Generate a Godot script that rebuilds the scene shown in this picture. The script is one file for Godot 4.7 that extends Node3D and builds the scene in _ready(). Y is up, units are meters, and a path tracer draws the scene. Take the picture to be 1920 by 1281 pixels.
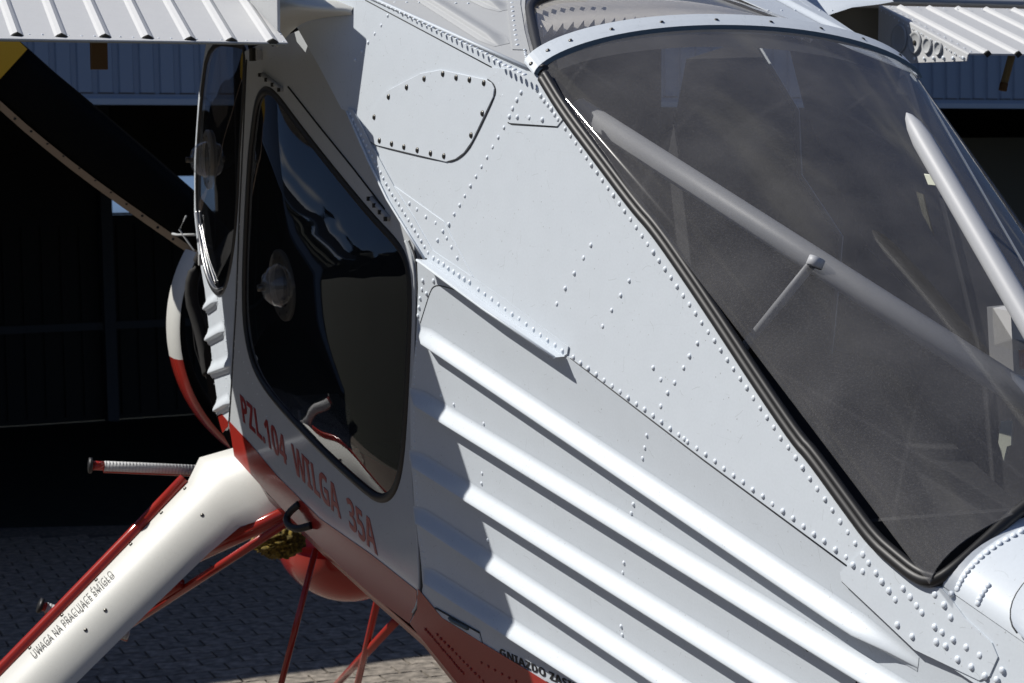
extends Node3D
# A parked light aircraft in front of an open hangar on a sunny day. Aircraft stations: s metres aft of the propeller,
# u metres above the thrust line, l metres to port of the centre line.

const RIVETS_ALONE := 290
var M := {}
var plane: Node3D
var rivet_mesh: ArrayMesh
var screw_mesh: ArrayMesh
var slot_mesh: ArrayMesh
var rivets: Array = []
var rng := RandomNumberGenerator.new()
var taken := {}


func _ready() -> void:
	rng.seed = 7
	set_camera()
	set_sky_and_sun()
	make_materials()
	rivet_mesh = dome(0.0040, 0.0026, 8)
	screw_mesh = dome(0.0058, 0.0030, 10)
	slot_mesh = slot()
	build_ground()
	build_added_woods()
	build_hangar()
	plane = Node3D.new()
	plane.name = "light_aircraft"
	plane.transform = Transform3D(Vector3(0.3465, -0.0399, 0.9372), Vector3(0.0184, 0.9992, 0.0358), Vector3(-0.9379, 0.0048, 0.347), Vector3(0.0371, -0.0427, -4.6506))
	plane.set_meta("label", "white and red high-wing light aircraft with riveted skin and dusty rear canopy")
	plane.set_meta("category", "aircraft")
	add_child(plane)
	build_side_skin()
	build_cheek()
	build_roof()
	build_canopy()
	build_tail_boom()
	build_door()
	build_nose()
	build_wings()
	build_gear()
	build_cabin()
	place_rivets()
	build_loose_things()


func set_camera() -> void:
	var cam := Camera3D.new()
	cam.name = "camera"
	cam.position = Vector3(0, 2.13, 0)
	cam.rotation_degrees = Vector3(-3.8, 0, -1.2)
	cam.fov = 19.4871
	cam.near = 0.05
	cam.far = 600.0
	var lens := CameraAttributesPhysical.new()
	lens.frustum_focal_length = 70.0
	lens.frustum_focus_distance = 3.25
	lens.exposure_aperture = 18.0
	lens.frustum_near = 0.05
	lens.frustum_far = 600.0
	cam.attributes = lens
	cam.fov = 19.4871
	add_child(cam)


func set_sky_and_sun() -> void:
	var w := 1024
	var h := 512
	var im := Image.create(w, h, false, Image.FORMAT_RGBF)
	var big := FastNoiseLite.new()
	big.seed = 11
	big.frequency = 1.7
	big.fractal_octaves = 6
	big.fractal_gain = 0.55
	for y in h:
		var el := (0.5 - (y + 0.5) / h) * PI
		for x in w:
			var az := (x + 0.5) / w * TAU
			var d := Vector3(cos(el) * cos(az), sin(el), cos(el) * sin(az))
			var c := Color(0.16, 0.15, 0.13)
			if d.y > -0.02:
				var t := pow(1.0 - clampf(d.y, 0.0, 1.0), 3.2)
				c = Color(0.04, 0.125, 0.40).lerp(Color(0.31, 0.49, 0.80), t)
				var q := d / (d.y + 0.22)
				var n := big.get_noise_3d(q.x, q.y * 0.4, q.z)
				var k := smoothstep(0.12, 0.42, n) * smoothstep(-0.02, 0.06, d.y) * 0.9
				c = c.lerp(Color(0.95, 0.97, 1.0), k)
			im.set_pixel(x, y, c)
	var pano := PanoramaSkyMaterial.new()
	pano.panorama = ImageTexture.create_from_image(im)
	var sky := Sky.new()
	sky.sky_material = pano
	var env := Environment.new()
	env.background_mode = Environment.BG_SKY
	env.sky = sky
	env.tonemap_mode = Environment.TONE_MAPPER_LINEAR
	env.tonemap_exposure = 1.0
	env.background_energy_multiplier = 0.45
	env.sdfgi_enabled = true
	env.ssao_enabled = true
	env.ssil_enabled = true
	var we := WorldEnvironment.new()
	we.name = "environment"
	we.environment = env
	add_child(we)
	var sun := DirectionalLight3D.new()
	sun.name = "sun"
	sun.light_color = Color(1.0, 0.985, 0.96)
	sun.light_energy = 1.58
	sun.light_angular_distance = 0.5
	sun.shadow_enabled = true
	add_child(sun)
	sun.look_at_from_position(Vector3.ZERO, -Vector3(-0.6588, 0.743, -0.1196))


# ---------------------------------------------------------------- materials

func lin(r: float, g: float, b: float, a := 1.0) -> Color:
	var c := Color(r, g, b).linear_to_srgb()
	c.a = a
	return c


func mat(called: String, c: Color, rough: float, metal := 0.0) -> StandardMaterial3D:
	var m := StandardMaterial3D.new()
	m.resource_name = called
	m.albedo_color = c
	m.roughness = rough
	m.metallic = metal
	M[called] = m
	return m


func noise_image(freq: float, seed_: int, size: int, octaves := 4) -> Image:
	var n := FastNoiseLite.new()
	n.seed = seed_
	n.frequency = freq
	n.fractal_octaves = octaves
	return n.get_seamless_image(size, size)


func tile(m: StandardMaterial3D, scale: float) -> void:
	m.uv1_triplanar = true
	m.uv1_scale = Vector3.ONE * scale


func make_materials() -> void:
	# worn paint: cloudy grime, streaks, chips and pin-head dirt
	var cloud := noise_image(0.012, 3, 1024)
	var fine := noise_image(0.12, 5, 1024)
	var paint := Image.create(1024, 1024, false, Image.FORMAT_RGB8)
	for y in 1024:
		for x in 1024:
			var v := 0.93 + (cloud.get_pixel(x, y).r - 0.5) * 0.016 + (fine.get_pixel(x, y).r - 0.5) * 0.03
			paint.set_pixel(x, y, Color(v, v * 0.998, v * 0.99))
	for i in 420:
		var at := Vector2i(rng.randi() % 1020, rng.randi() % 1020)
		var dark := rng.randf_range(0.45, 0.8)
		for j in rng.randi_range(1, 5):
			paint.set_pixel((at.x + rng.randi() % 3) % 1024, (at.y + rng.randi() % 3) % 1024, Color(dark, dark * 0.97, dark * 0.92))
	for i in 90:
		var p := Vector2(rng.randf() * 1024, rng.randf() * 1024)
		var dir := rng.randf() * TAU
		for j in rng.randi_range(8, 34):
			p += Vector2.from_angle(dir)
			dir += rng.randf_range(-0.15, 0.15)
			var px := Vector2i(int(p.x) & 1023, int(p.y) & 1023)
			paint.set_pixelv(px, paint.get_pixelv(px) * Color(0.86, 0.86, 0.85))
	var paint_tex := ImageTexture.create_from_image(paint)
	var wave_tex := ImageTexture.create_from_image(noise_image(0.0045, 9, 512, 1))
	var rough_img := noise_image(0.03, 21, 512)
	rough_img.adjust_bcs(1.0, 0.22, 1.0)
	var rough_tex := ImageTexture.create_from_image(rough_img)
	var w := mat("white_paint", lin(0.735, 0.795, 0.865), 0.85)
	w.albedo_texture = paint_tex
	w.roughness_texture = rough_tex
	w.heightmap_enabled = true
	w.heightmap_texture = wave_tex
	w.heightmap_scale = 0.03
	w.metallic_specular = 0.32
	tile(w, 1.3)
	var r := mat("rivet_paint", lin(0.735, 0.79, 0.85), 0.4)
	r.metallic_specular = 0.5
	var d := mat("glossy_white_paint", lin(0.70, 0.735, 0.77), 0.10)
	d.albedo_texture = paint_tex
	d.heightmap_enabled = true
	d.heightmap_texture = wave_tex
	d.heightmap_scale = 0.10
	tile(d, 1.1)
	var rf := mat("weathered_paint", lin(0.50, 0.515, 0.53), 0.7)
	rf.albedo_texture = paint_tex
	tile(rf, 2.2)
	var fp := mat("flap_paint", lin(0.66, 0.67, 0.685), 0.6)
	fp.albedo_texture = paint_tex
	tile(fp, 2.2)
	var cr := mat("cream_paint", lin(0.74, 0.745, 0.71), 0.45)
	cr.albedo_texture = paint_tex
	tile(cr, 1.7)
	var red := mat("red_paint", lin(0.42, 0.035, 0.025), 0.16)
	red.albedo_texture = paint_tex
	tile(red, 2.0)
	mat("letter_red", lin(0.33, 0.03, 0.03), 0.3)
	mat("letter_black", lin(0.02, 0.02, 0.022), 0.6)
	mat("letter_faded", lin(0.13, 0.13, 0.125), 0.8)
	mat("black_paint", lin(0.005, 0.005, 0.0045), 0.8).metallic_specular = 0.2
	mat("yellow_paint", lin(0.62, 0.36, 0.008), 0.5)
	mat("strip_metal", lin(0.30, 0.23, 0.16), 0.55)
	mat("rubber", lin(0.014, 0.014, 0.015), 0.48)
	mat("grime_and_shade", lin(0.03, 0.028, 0.022), 0.9)  # grime, also the shade painted into open bead ends, recess and hole
	mat("seam_shade", lin(0.05, 0.052, 0.055), 0.9)  # near-black lines that paint the shade in seams and panel gaps
	mat("screw_metal", lin(0.10, 0.095, 0.085), 0.35, 0.8)
	mat("bare_metal", lin(0.55, 0.55, 0.54), 0.3, 1.0)
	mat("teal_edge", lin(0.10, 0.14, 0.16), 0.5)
	mat("grey_tube", lin(0.42, 0.43, 0.45), 0.5)

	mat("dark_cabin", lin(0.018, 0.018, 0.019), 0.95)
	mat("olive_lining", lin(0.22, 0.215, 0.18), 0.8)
	mat("engine_black", lin(0.012, 0.011, 0.010), 0.8)
	var fabric := mat("seat_cloth", lin(0.62, 0.62, 0.56), 0.95)
	fabric.albedo_texture = ImageTexture.create_from_image(noise_image(0.2, 8, 256))
	tile(fabric, 6.0)
	mat("blue_belt", lin(0.02, 0.025, 0.06), 0.8)
	var cloth := mat("curtain_cloth", lin(0.72, 0.69, 0.64), 0.9)
	cloth.backlight_enabled = true
	cloth.backlight = Color(0.5, 0.48, 0.44)
	mat("shaded_white", lin(0.45, 0.45, 0.45), 0.5)  # white darkened evenly, shade put into the colour
	mat("cross_red", lin(0.36, 0.03, 0.04), 0.5)
	mat("chipped_cream", lin(0.6, 0.62, 0.52), 0.7)
	mat("brown_strap", lin(0.10, 0.055, 0.02), 0.8)
	mat("ochre_rod", lin(0.20, 0.16, 0.08), 0.7)
	var foam := mat("yellow_foam", lin(0.62, 0.44, 0.07), 0.95)
	foam.albedo_texture = ImageTexture.create_from_image(noise_image(0.05, 31, 256))
	tile(foam, 5.0)
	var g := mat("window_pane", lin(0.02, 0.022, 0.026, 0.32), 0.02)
	g.transparency = BaseMaterial3D.TRANSPARENCY_ALPHA
	g.heightmap_enabled = true
	g.heightmap_texture = wave_tex
	g.heightmap_scale = 0.16
	tile(g, 1.6)
	var g2 := mat("canopy_pane", lin(0.03, 0.03, 0.032, 0.25), 0.04)
	g2.transparency = BaseMaterial3D.TRANSPARENCY_ALPHA
	var g3 := mat("clear_pane", lin(0.05, 0.05, 0.05, 0.12), 0.03)
	g3.transparency = BaseMaterial3D.TRANSPARENCY_ALPHA
	# dust film: fine speckle, wiped smears and scratches in its alpha
	var n1 := noise_image(0.35, 41, 1024, 2)
	var n2 := noise_image(0.006, 43, 1024, 4)
	var film := Image.create(1024, 1024, false, Image.FORMAT_RGBA8)
	for y in 1024:
		for x in 1024:
			var sp := maxf(n1.get_pixel(x, y).r - 0.5, 0.0)
			var al := 0.165 + (n2.get_pixel(x, y).r - 0.5) * 0.20 + sp * sp * 1.6
			film.set_pixel(x, y, Color(0.92, 0.90, 0.88, clampf(al, 0.0, 0.6)))
	for i in 5200:
		var q := Vector2i(rng.randi() % 1022, rng.randi() % 1022)
		film.set_pixelv(q, Color(0.95, 0.93, 0.9, rng.randf_range(0.15, 0.45)))
	for i in 90:
		var p := Vector2(rng.randf() * 1024, rng.randf() * 1024)
		var dir := rng.randf() * TAU
		for j in rng.randi_range(6, 60):
			p += Vector2.from_angle(dir)
			dir += rng.randf_range(-0.1, 0.1)
			var px := Vector2i(int(p.x) & 1023, int(p.y) & 1023)
			film.set_pixelv(px, Color(0.92, 0.90, 0.88, 0.20))
	for i in 22:
		var p := Vector2(rng.randf() * 1024, rng.randf() * 1024)
		var dir := rng.randf_range(0.7, 1.1) + (PI if i & 1 else 0.0)
		var wide := rng.randi_range(4, 13)
		var more := rng.randf_range(0.06, 0.15)
		var long := rng.randi_range(120, 420)
		for j in long:
			p += Vector2.from_angle(dir)
			dir += rng.randf_range(-0.012, 0.012)
			var k := more * sin(PI * j / long)
			for q in range(-wide, wide + 1):
				var px := Vector2i(int(p.x + q) & 1023, int(p.y) & 1023)
				var c := film.get_pixelv(px)
				c.a = minf(c.a + k * (1.0 - absf(q) / (wide + 1.0)) * 0.6, 0.7)
				film.set_pixelv(px, c)
	var df := mat("dust_film", lin(0.37, 0.38, 0.40), 0.95)
	df.albedo_texture = ImageTexture.create_from_image(film)
	df.transparency = BaseMaterial3D.TRANSPARENCY_ALPHA
	df.metallic_specular = 0.0
	tile(df, 0.9)
	# paving and hangar
	var stone := Image.create(512, 512, false, Image.FORMAT_RGB8)
	var s1 := noise_image(0.25, 51, 512, 3)
	var s2 := noise_image(0.02, 53, 512, 3)
	for y in 512:
		for x in 512:
			var v := 0.72 + (s1.get_pixel(x, y).r - 0.5) * 0.35 + (s2.get_pixel(x, y).r - 0.5) * 0.35
			stone.set_pixel(x, y, Color(v, v * 0.98, v * 0.95))
	var stone_tex := ImageTexture.create_from_image(stone)
	for k in 4:
		var pm := mat("paver_%d" % k, lin(0.50, 0.455, 0.40).darkened(k * 0.035), 0.9)
		pm.albedo_texture = stone_tex
		pm.uv1_triplanar = true
		pm.uv1_world_triplanar = true
		pm.uv1_scale = Vector3.ONE * 1.4
	var jm := mat("joint_sand", lin(0.34, 0.30, 0.26), 1.0)
	jm.albedo_texture = stone_tex
	tile(jm, 2.0)
	mat("dark_joint", lin(0.09, 0.078, 0.065), 1.0)  # darker tone for the bed between the paving stones
	var am := mat("apron", lin(0.034, 0.042, 0.022), 0.95)
	am.albedo_texture = stone_tex
	tile(am, 0.7)
	mat("added_woods_green", lin(0.012, 0.017, 0.009), 1.0)  # very dark, for the added tree belt seen in reflections
	mat("fascia_blue", lin(0.21, 0.28, 0.38), 0.5)
	mat("trim_blue", lin(0.30, 0.38, 0.47), 0.45)
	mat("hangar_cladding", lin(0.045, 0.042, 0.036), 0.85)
	mat("hangar_steel", lin(0.09, 0.095, 0.10), 0.7)
	mat("hangar_roof", lin(0.25, 0.26, 0.27), 0.7)


# ---------------------------------------------------------------- mesh helpers

func A(s: float, u: float, l: float) -> Vector3:
	return Vector3(s - 2.2, u + 1.74, l)


func mirror(pts: Array) -> Array:
	return pts.map(func(p): return Vector3(p.x, p.y, -p.z))


func part(called: String, mesh: Mesh, m: String, parent: Node3D = null) -> MeshInstance3D:
	var o := MeshInstance3D.new()
	var host: Node3D = parent if parent else plane
	var key := "%d/%s" % [host.get_instance_id(), called]
	var k: int = taken.get(key, 0)
	taken[key] = k + 1
	o.name = called if k == 0 else "%s_%03d" % [called, k]
	o.mesh = mesh
	o.material_override = M[m]
	host.add_child(o, true)
	return o


func tri(st: SurfaceTool, a: Vector3, b: Vector3, c: Vector3) -> void:
	st.add_vertex(a)
	st.add_vertex(b)
	st.add_vertex(c)


func quad(st: SurfaceTool, a: Vector3, b: Vector3, c: Vector3, d: Vector3) -> void:
	tri(st, a, b, c)
	tri(st, a, c, d)


func start(smooth := false) -> SurfaceTool:
	var st := SurfaceTool.new()
	st.begin(Mesh.PRIMITIVE_TRIANGLES)
	st.set_smooth_group(0 if smooth else -1)
	return st


func done(st: SurfaceTool) -> ArrayMesh:
	st.generate_normals()
	return st.commit()


func newell(pts: Array) -> Vector3:
	var n := Vector3.ZERO
	for i in pts.size():
		var a: Vector3 = pts[i]
		var b: Vector3 = pts[(i + 1) % pts.size()]
		n += Vector3((a.y - b.y) * (a.z + b.z), (a.z - b.z) * (a.x + b.x), (a.x - b.x) * (a.y + b.y))
	return n.normalized()


# a flat sheet with a given outline, its outer face on the outline, `thick` deep; its rim is eased by a small chamfer
func sheet(pts: Array, thick: float, lift := 0.0, towards := Vector3(0.1, 0.25, 1)) -> ArrayMesh:
	var n := newell(pts)
	if n.dot(towards) < 0.0:
		n = -n
	var ex: Vector3 = (pts[1] - pts[0]).normalized()
	ex = (ex - n * ex.dot(n)).normalized()
	var ey := n.cross(ex)
	var o: Vector3 = pts[0]
	var flat := PackedVector2Array()
	for p in pts:
		flat.append(Vector2((p - o).dot(ex), (p - o).dot(ey)))
	if Geometry2D.is_polygon_clockwise(flat):
		flat.reverse()
	var idx := Geometry2D.triangulate_polygon(flat)
	var st := start()
	var up := func(v: Vector2, z: float) -> Vector3: return o + ex * v.x + ey * v.y + n * (lift + z)
	var ease := minf(0.0008, thick * 0.4)
	var inset := flat
	var shrunk := Geometry2D.offset_polygon(flat, -ease)
	if shrunk.size() == 1 and shrunk[0].size() == flat.size():
		inset = shrunk[0]
		idx = Geometry2D.triangulate_polygon(inset)
	else:
		ease = 0.0
	for i in range(0, idx.size(), 3):
		tri(st, up.call(inset[idx[i]], 0.0), up.call(inset[idx[i + 2]], 0.0), up.call(inset[idx[i + 1]], 0.0))
	for i in flat.size():
		var j := (i + 1) % flat.size()
		quad(st, up.call(flat[i], -ease), up.call(flat[i], -thick), up.call(flat[j], -thick), up.call(flat[j], -ease))
	if ease > 0.0:
		var near := []
		for v in flat:
			var best := 0
			for k in inset.size():
				if inset[k].distance_squared_to(v) < inset[best].distance_squared_to(v):
					best = k
			near.append(inset[best])
		for i in flat.size():
			var j := (i + 1) % flat.size()
			quad(st, up.call(near[i], 0.0), up.call(flat[i], -ease), up.call(flat[j], -ease), up.call(near[j], 0.0))
	return done(st)


func loft(rows: Array, smooth := true, closed := false) -> ArrayMesh:
	var st := start(smooth)
	for i in rows.size() - 1:
		var a: Array = rows[i]
		var b: Array = rows[i + 1]
		var m := a.size() if closed else a.size() - 1
		for j in m:
			var k := (j + 1) % a.size()
			quad(st, a[j], b[j], b[k], a[k])
	return done(st)


func along(pts: Array, step: float) -> Array:
	var res := [pts[0]]
	for i in pts.size() - 1:
		var n := maxi(1, int(pts[i].distance_to(pts[i + 1]) / step))
		for k in n:
			res.append(pts[i].lerp(pts[i + 1], (k + 1.0) / n))
	return res


func rounded(pts: Array, closed := false, times := 2) -> Array:
	var p := pts
	for t in times:
		var q := []
		var m := p.size() if closed else p.size() - 1
		if not closed:
			q.append(p[0])
		for i in m:
			var a: Vector3 = p[i]
			var b: Vector3 = p[(i + 1) % p.size()]
			q.append(a.lerp(b, 0.25))
			q.append(a.lerp(b, 0.75))
		if not closed:
			q.append(p[-1])
		p = q
	return p


func tube(pts: Array, r: float, sides := 8, closed := false, squash := 1.0, out := Vector3.ZERO) -> ArrayMesh:
	var rows := []
	var n := pts.size()
	var side := Vector3.ZERO
	for i in n:
		var a: Vector3 = pts[(i - 1 + n) % n] if closed or i > 0 else pts[0]
		var b: Vector3 = pts[(i + 1) % n] if closed or i < n - 1 else pts[n - 1]
		var t := (b - a).normalized()
		var ref := out if out != Vector3.ZERO else (Vector3.UP if absf(t.y) < 0.9 else Vector3.RIGHT)
		side = t.cross(ref).normalized()
		var nn := side.cross(t).normalized()
		var row := []
		for k in sides:
			var w := TAU * k / sides
			row.append(pts[i] + side * cos(w) * r + nn * sin(w) * r * squash)
		rows.append(row)
	if closed:
		rows.append(rows[0])
	else:
		var c0 := []
		var c1 := []
		for k in sides:
			c0.append(pts[0])
			c1.append(pts[n - 1])
		rows.push_front(c0)
		rows.append(c1)
	return loft(rows, true, true)


func dome(r: float, h: float, seg: int) -> ArrayMesh:
	var rows := []
	for q in [[1.0, 0.0], [0.93, 0.35], [0.72, 0.72], [0.38, 0.93], [0.02, 1.0]]:
		var row := []
		for k in seg:
			row.append(Vector3(cos(TAU * k / seg) * r * q[0], h * q[1], sin(TAU * k / seg) * r * q[0]))
		rows.append(row)
	return loft(rows, true, true)


func slot() -> ArrayMesh:
	var b := BoxMesh.new()
	b.size = Vector3(0.0085, 0.0006, 0.0014)
	var st := start()
	st.append_from(b, 0, Transform3D())
	return st.commit()


func box(st: SurfaceTool, at: Vector3, size: Vector3, turn := Basis()) -> void:
	var b := BoxMesh.new()
	b.size = size
	st.append_from(b, 0, Transform3D(turn, at))


func boxed(at: Vector3, size: Vector3, turn := Basis()) -> ArrayMesh:
	var st := start()
	box(st, at, size, turn)
	return st.commit()


func frame_on(n: Vector3) -> Basis:
	var x := n.cross(Vector3(0.3, 0.2, 0.9)).normalized()
	return Basis(x, n, x.cross(n))


# rivet heads on a skin: a row from a to b, or single ones
func row(host: Node3D, n: Vector3, path: Array, count: int, size := 1.0, paint := "rivet_paint") -> void:
	var total := 0.0
	for i in path.size() - 1:
		total += path[i].distance_to(path[i + 1])
	for k in count:
		var want := total * k / maxf(count - 1, 1)
		for i in path.size() - 1:
			var d: float = path[i].distance_to(path[i + 1])
			if want <= d + 1e-6:
				rivets.append([host, path[i].lerp(path[i + 1], want / d) + Vector3(rng.randf_range(-1, 1), rng.randf_range(-1, 1), 0) * 0.0007, n, size * rng.randf_range(0.92, 1.08), paint])
				break
			want -= d


func heads(host: Node3D, n: Vector3, pts: Array, size := 1.0) -> void:
	for p in pts:
		rivets.append([host, p, n, size * rng.randf_range(0.92, 1.08), "rivet_paint"])


func screws(host: Node3D, n: Vector3, pts: Array, size := 1.0) -> void:
	for p in pts:
		var o := part("screw", screw_mesh, "screw_metal", host)
		o.transform = Transform3D(frame_on(n).rotated(n, rng.randf() * TAU).scaled(Vector3.ONE * size), p)


func place_rivets() -> void:
	var eye := Vector3(6.46 - 2.2, 0.6 + 1.74, 1.66)
	rivets.sort_custom(func(a, b): return a[1].distance_to(eye) / a[3] < b[1].distance_to(eye) / b[3])
	var rest := {"rivet_paint": [], "red_paint": []}
	for i in rivets.size():
		var r: Array = rivets[i]
		var fb := frame_on(r[2])
		var t := Transform3D(Basis(fb.x * r[3], fb.y * r[3] * rng.randf_range(0.65, 1.15), fb.z * r[3]), r[1])
		if i < RIVETS_ALONE:
			var o := part("rivet", rivet_mesh, r[4], r[0])
			o.transform = t
		else:
			rest[r[4]].append(t)
	for paint in rest:
		var mm := MultiMesh.new()
		mm.transform_format = MultiMesh.TRANSFORM_3D
		mm.mesh = rivet_mesh
		mm.instance_count = rest[paint].size()
		for i in rest[paint].size():
			mm.set_instance_transform(i, rest[paint][i])
		var o := MultiMeshInstance3D.new()
		o.name = "rivet_rows" if paint == "rivet_paint" else "red_rivet_rows"
		o.multimesh = mm
		o.material_override = M[paint]
		o.set_meta("kind", "stuff")
		plane.add_child(o)


func resample(pts: Array, c: Vector3, ex: Vector3, ey: Vector3, count: int) -> Array:
	var res := []
	for k in count:
		var w := TAU * k / count
		var d := Vector2(cos(w), sin(w))
		var best := 0.0
		for i in pts.size():
			var a: Vector3 = pts[i] - c
			var b: Vector3 = pts[(i + 1) % pts.size()] - c
			var hit = Geometry2D.segment_intersects_segment(Vector2.ZERO, d * 9.0, Vector2(a.dot(ex), a.dot(ey)), Vector2(b.dot(ex), b.dot(ey)))
			if hit != null:
				best = maxf(best, hit.length())
		res.append(c + (ex * d.x + ey * d.y) * best)
	return res


# a flat skin with a window cut out of it
func skin_with_hole(outer: Array, inner: Array, depth: float) -> ArrayMesh:
	var n := newell(inner)
	if n.z < 0:
		n = -n
	var c := Vector3.ZERO
	for p in inner:
		c += p / inner.size()
	var ex := (Vector3.RIGHT - n * n.x).normalized()
	var ey := n.cross(ex)
	var a := resample(outer, c, ex, ey, 240)
	var b := resample(inner, c, ex, ey, 240)
	var st := start()
	for i in 240:
		var j := (i + 1) % 240
		quad(st, a[i], a[j], b[j], b[i])
		quad(st, b[i], b[j], b[j] - n * depth, b[i] - n * depth)
		quad(st, a[i] - n * depth, a[j] - n * depth, a[j], a[i])
	return done(st)


# a bulging pane inside an outline
func pane(inner: Array, sag: float, lift := 0.0, rings := 14) -> ArrayMesh:
	var n := newell(inner)
	if n.z < 0:
		n = -n
	var c := Vector3.ZERO
	for p in inner:
		c += p / inner.size()
	var ex := (Vector3.RIGHT - n * n.x).normalized()
	var ey := n.cross(ex)
	var edge := resample(inner, c, ex, ey, 96)
	var rows := []
	for r in rings + 1:
		var t := float(r) / rings
		var rw := []
		for p in edge:
			rw.append(c.lerp(p, t) + n * (lift + sag * (1.0 - t * t)))
		rows.append(rw)
	return loft(rows, true, true)


func lettering(text: String, font: String, weight: int, from: Vector3, to: Vector3, up: Vector3, m: String, host: Node3D, called: String) -> void:
	var f := SystemFont.new()
	f.font_names = PackedStringArray([font])
	f.font_weight = weight
	var t := TextMesh.new()
	t.text = text
	t.font = f
	t.font_size = 64
	t.pixel_size = 0.01
	t.depth = 0.02
	t.horizontal_alignment = HORIZONTAL_ALIGNMENT_LEFT
	t.vertical_alignment = VERTICAL_ALIGNMENT_BOTTOM
	var arrays := t.get_mesh_arrays()
	var v: PackedVector3Array = arrays[Mesh.ARRAY_VERTEX]
	var lo := Vector3.ONE * 99
	var hi := -lo
	for p in v:
		lo = lo.min(p)
		hi = hi.max(p)
	var size := hi - lo
	var x := (to - from)
	var n := x.cross(up).normalized()
	for i in v.size():
		var q := (v[i] - lo) / size
		v[i] = from + x * q.x + up * q.y + n * (0.0006 + 0.0009 * q.z)
	var st := start()
	var idx: PackedInt32Array = arrays[Mesh.ARRAY_INDEX]
	for i in idx:
		st.add_vertex(v[i])
	part(called, done(st), m, host)


# ---------------------------------------------------------------- the place

func build_ground() -> void:
	var g := MeshInstance3D.new()
	var pm := PlaneMesh.new()
	pm.size = Vector2(800, 800)
	g.name = "ground"
	g.mesh = pm
	g.position = Vector3(0, -0.012, 0)
	g.material_override = M.apron
	g.set_meta("kind", "structure")
	add_child(g)
	var bed := MeshInstance3D.new()
	bed.name = "pavement"
	bed.mesh = boxed(Vector3(0.3, -0.006, -6.0), Vector3(10.0, 0.006, 15.4))
	bed.material_override = M.joint_sand
	bed.set_meta("kind", "structure")
	add_child(bed)
	part("joint_bed", boxed(Vector3(-0.6, -0.002, -10.75), Vector3(7.4, 0.004, 5.1)), "dark_joint", bed)
	# interlocking paving stones, a few outlines shared by all
	var shapes := []
	for k in 4:
		var half := Vector2(0.0985, 0.0685) * rng.randf_range(0.950, 0.965)
		var o: Array = [Vector2(-1, -1), Vector2(-0.45, -1), Vector2(-0.25, -0.86), Vector2(0.25, -0.86), Vector2(0.45, -1), Vector2(1, -1), Vector2(1, 1), Vector2(0.45, 1), Vector2(0.25, 1.12), Vector2(-0.25, 1.12), Vector2(-0.45, 1), Vector2(-1, 1)]
		var pts := []
		for q in o:
			pts.append(Vector3(q.x * half.x, 0, q.y * half.y))
		shapes.append(sheet(pts, 0.02, 0.0, Vector3.UP))
	var list := []
	var turn := Basis(Vector3.UP, 0.36)
	for i in range(-26, 30):
		for j in range(-30, 30):
			var p := turn * Vector3(i * 0.2 + (0.1 if j & 1 else 0.0), 0, j * 0.14) + Vector3(-0.6, 0, -10.6)
			if p.x < -4.2 or p.x > 3.0 or p.z > -8.3 or p.z < -13.2:
				continue
			list.append(Vector3(p.x, 0.010 + rng.randf_range(-0.0015, 0.0015), p.z))
	list.sort_custom(func(a, b): return absf(a.x + 0.45) * 0.6 - a.z < absf(b.x + 0.45) * 0.6 - b.z)
	for i in mini(290, list.size()):
		var o := part("paver", shapes[rng.randi() % 4], "paver_%d" % (rng.randi() % 4), bed)
		o.transform = Transform3D(turn.rotated(Vector3.UP, rng.randf_range(-0.012, 0.012)), list[i])
	var mm := MultiMesh.new()
	mm.transform_format = MultiMesh.TRANSFORM_3D
	mm.mesh = shapes[0]
	mm.instance_count = list.size() - 290
	for i in mm.instance_count:
		mm.set_instance_transform(i, Transform3D(turn, list[290 + i]))
	var far := MultiMeshInstance3D.new()
	far.name = "paver_field"
	far.multimesh = mm
	far.material_override = M.paver_1
	far.set_meta("kind", "stuff")
	bed.add_child(far)


func build_added_woods() -> void:
	# unseen belt of trees to port, added to darken the window reflection
	var nz := FastNoiseLite.new()
	nz.seed = 17
	nz.frequency = 0.16
	var rows := []
	for i in 90:
		var z := 30.0 - i * 1.4
		var rw := []
		for k in 10:
			var w := PI * 0.5 * k / 9.0
			var p := Vector3(-36.0 - sin(w) * 6.0, 0, z)
			var high := 8.0 + 4.0 * nz.get_noise_2d(z * 1.0, 3.0) + 2.0 * nz.get_noise_2d(z * 4.0, 9.0)
			p.y = high * pow(sin(w), 0.7)
			p += Vector3(nz.get_noise_2d(z * 3.0, p.y * 4.0) * 2.5, 0, nz.get_noise_2d(p.y * 5.0, z * 3.0) * 1.5)
			rw.append(p)
		rows.append(rw)
	var o := MeshInstance3D.new()
	o.name = "added_woods"
	o.mesh = loft(rows, false)
	o.material_override = M.added_woods_green
	o.set_meta("kind", "stuff")
	o.set_meta("label", "unseen dark belt of trees, added to be reflected in the door window")
	o.set_meta("category", "trees")
	add_child(o)


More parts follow.
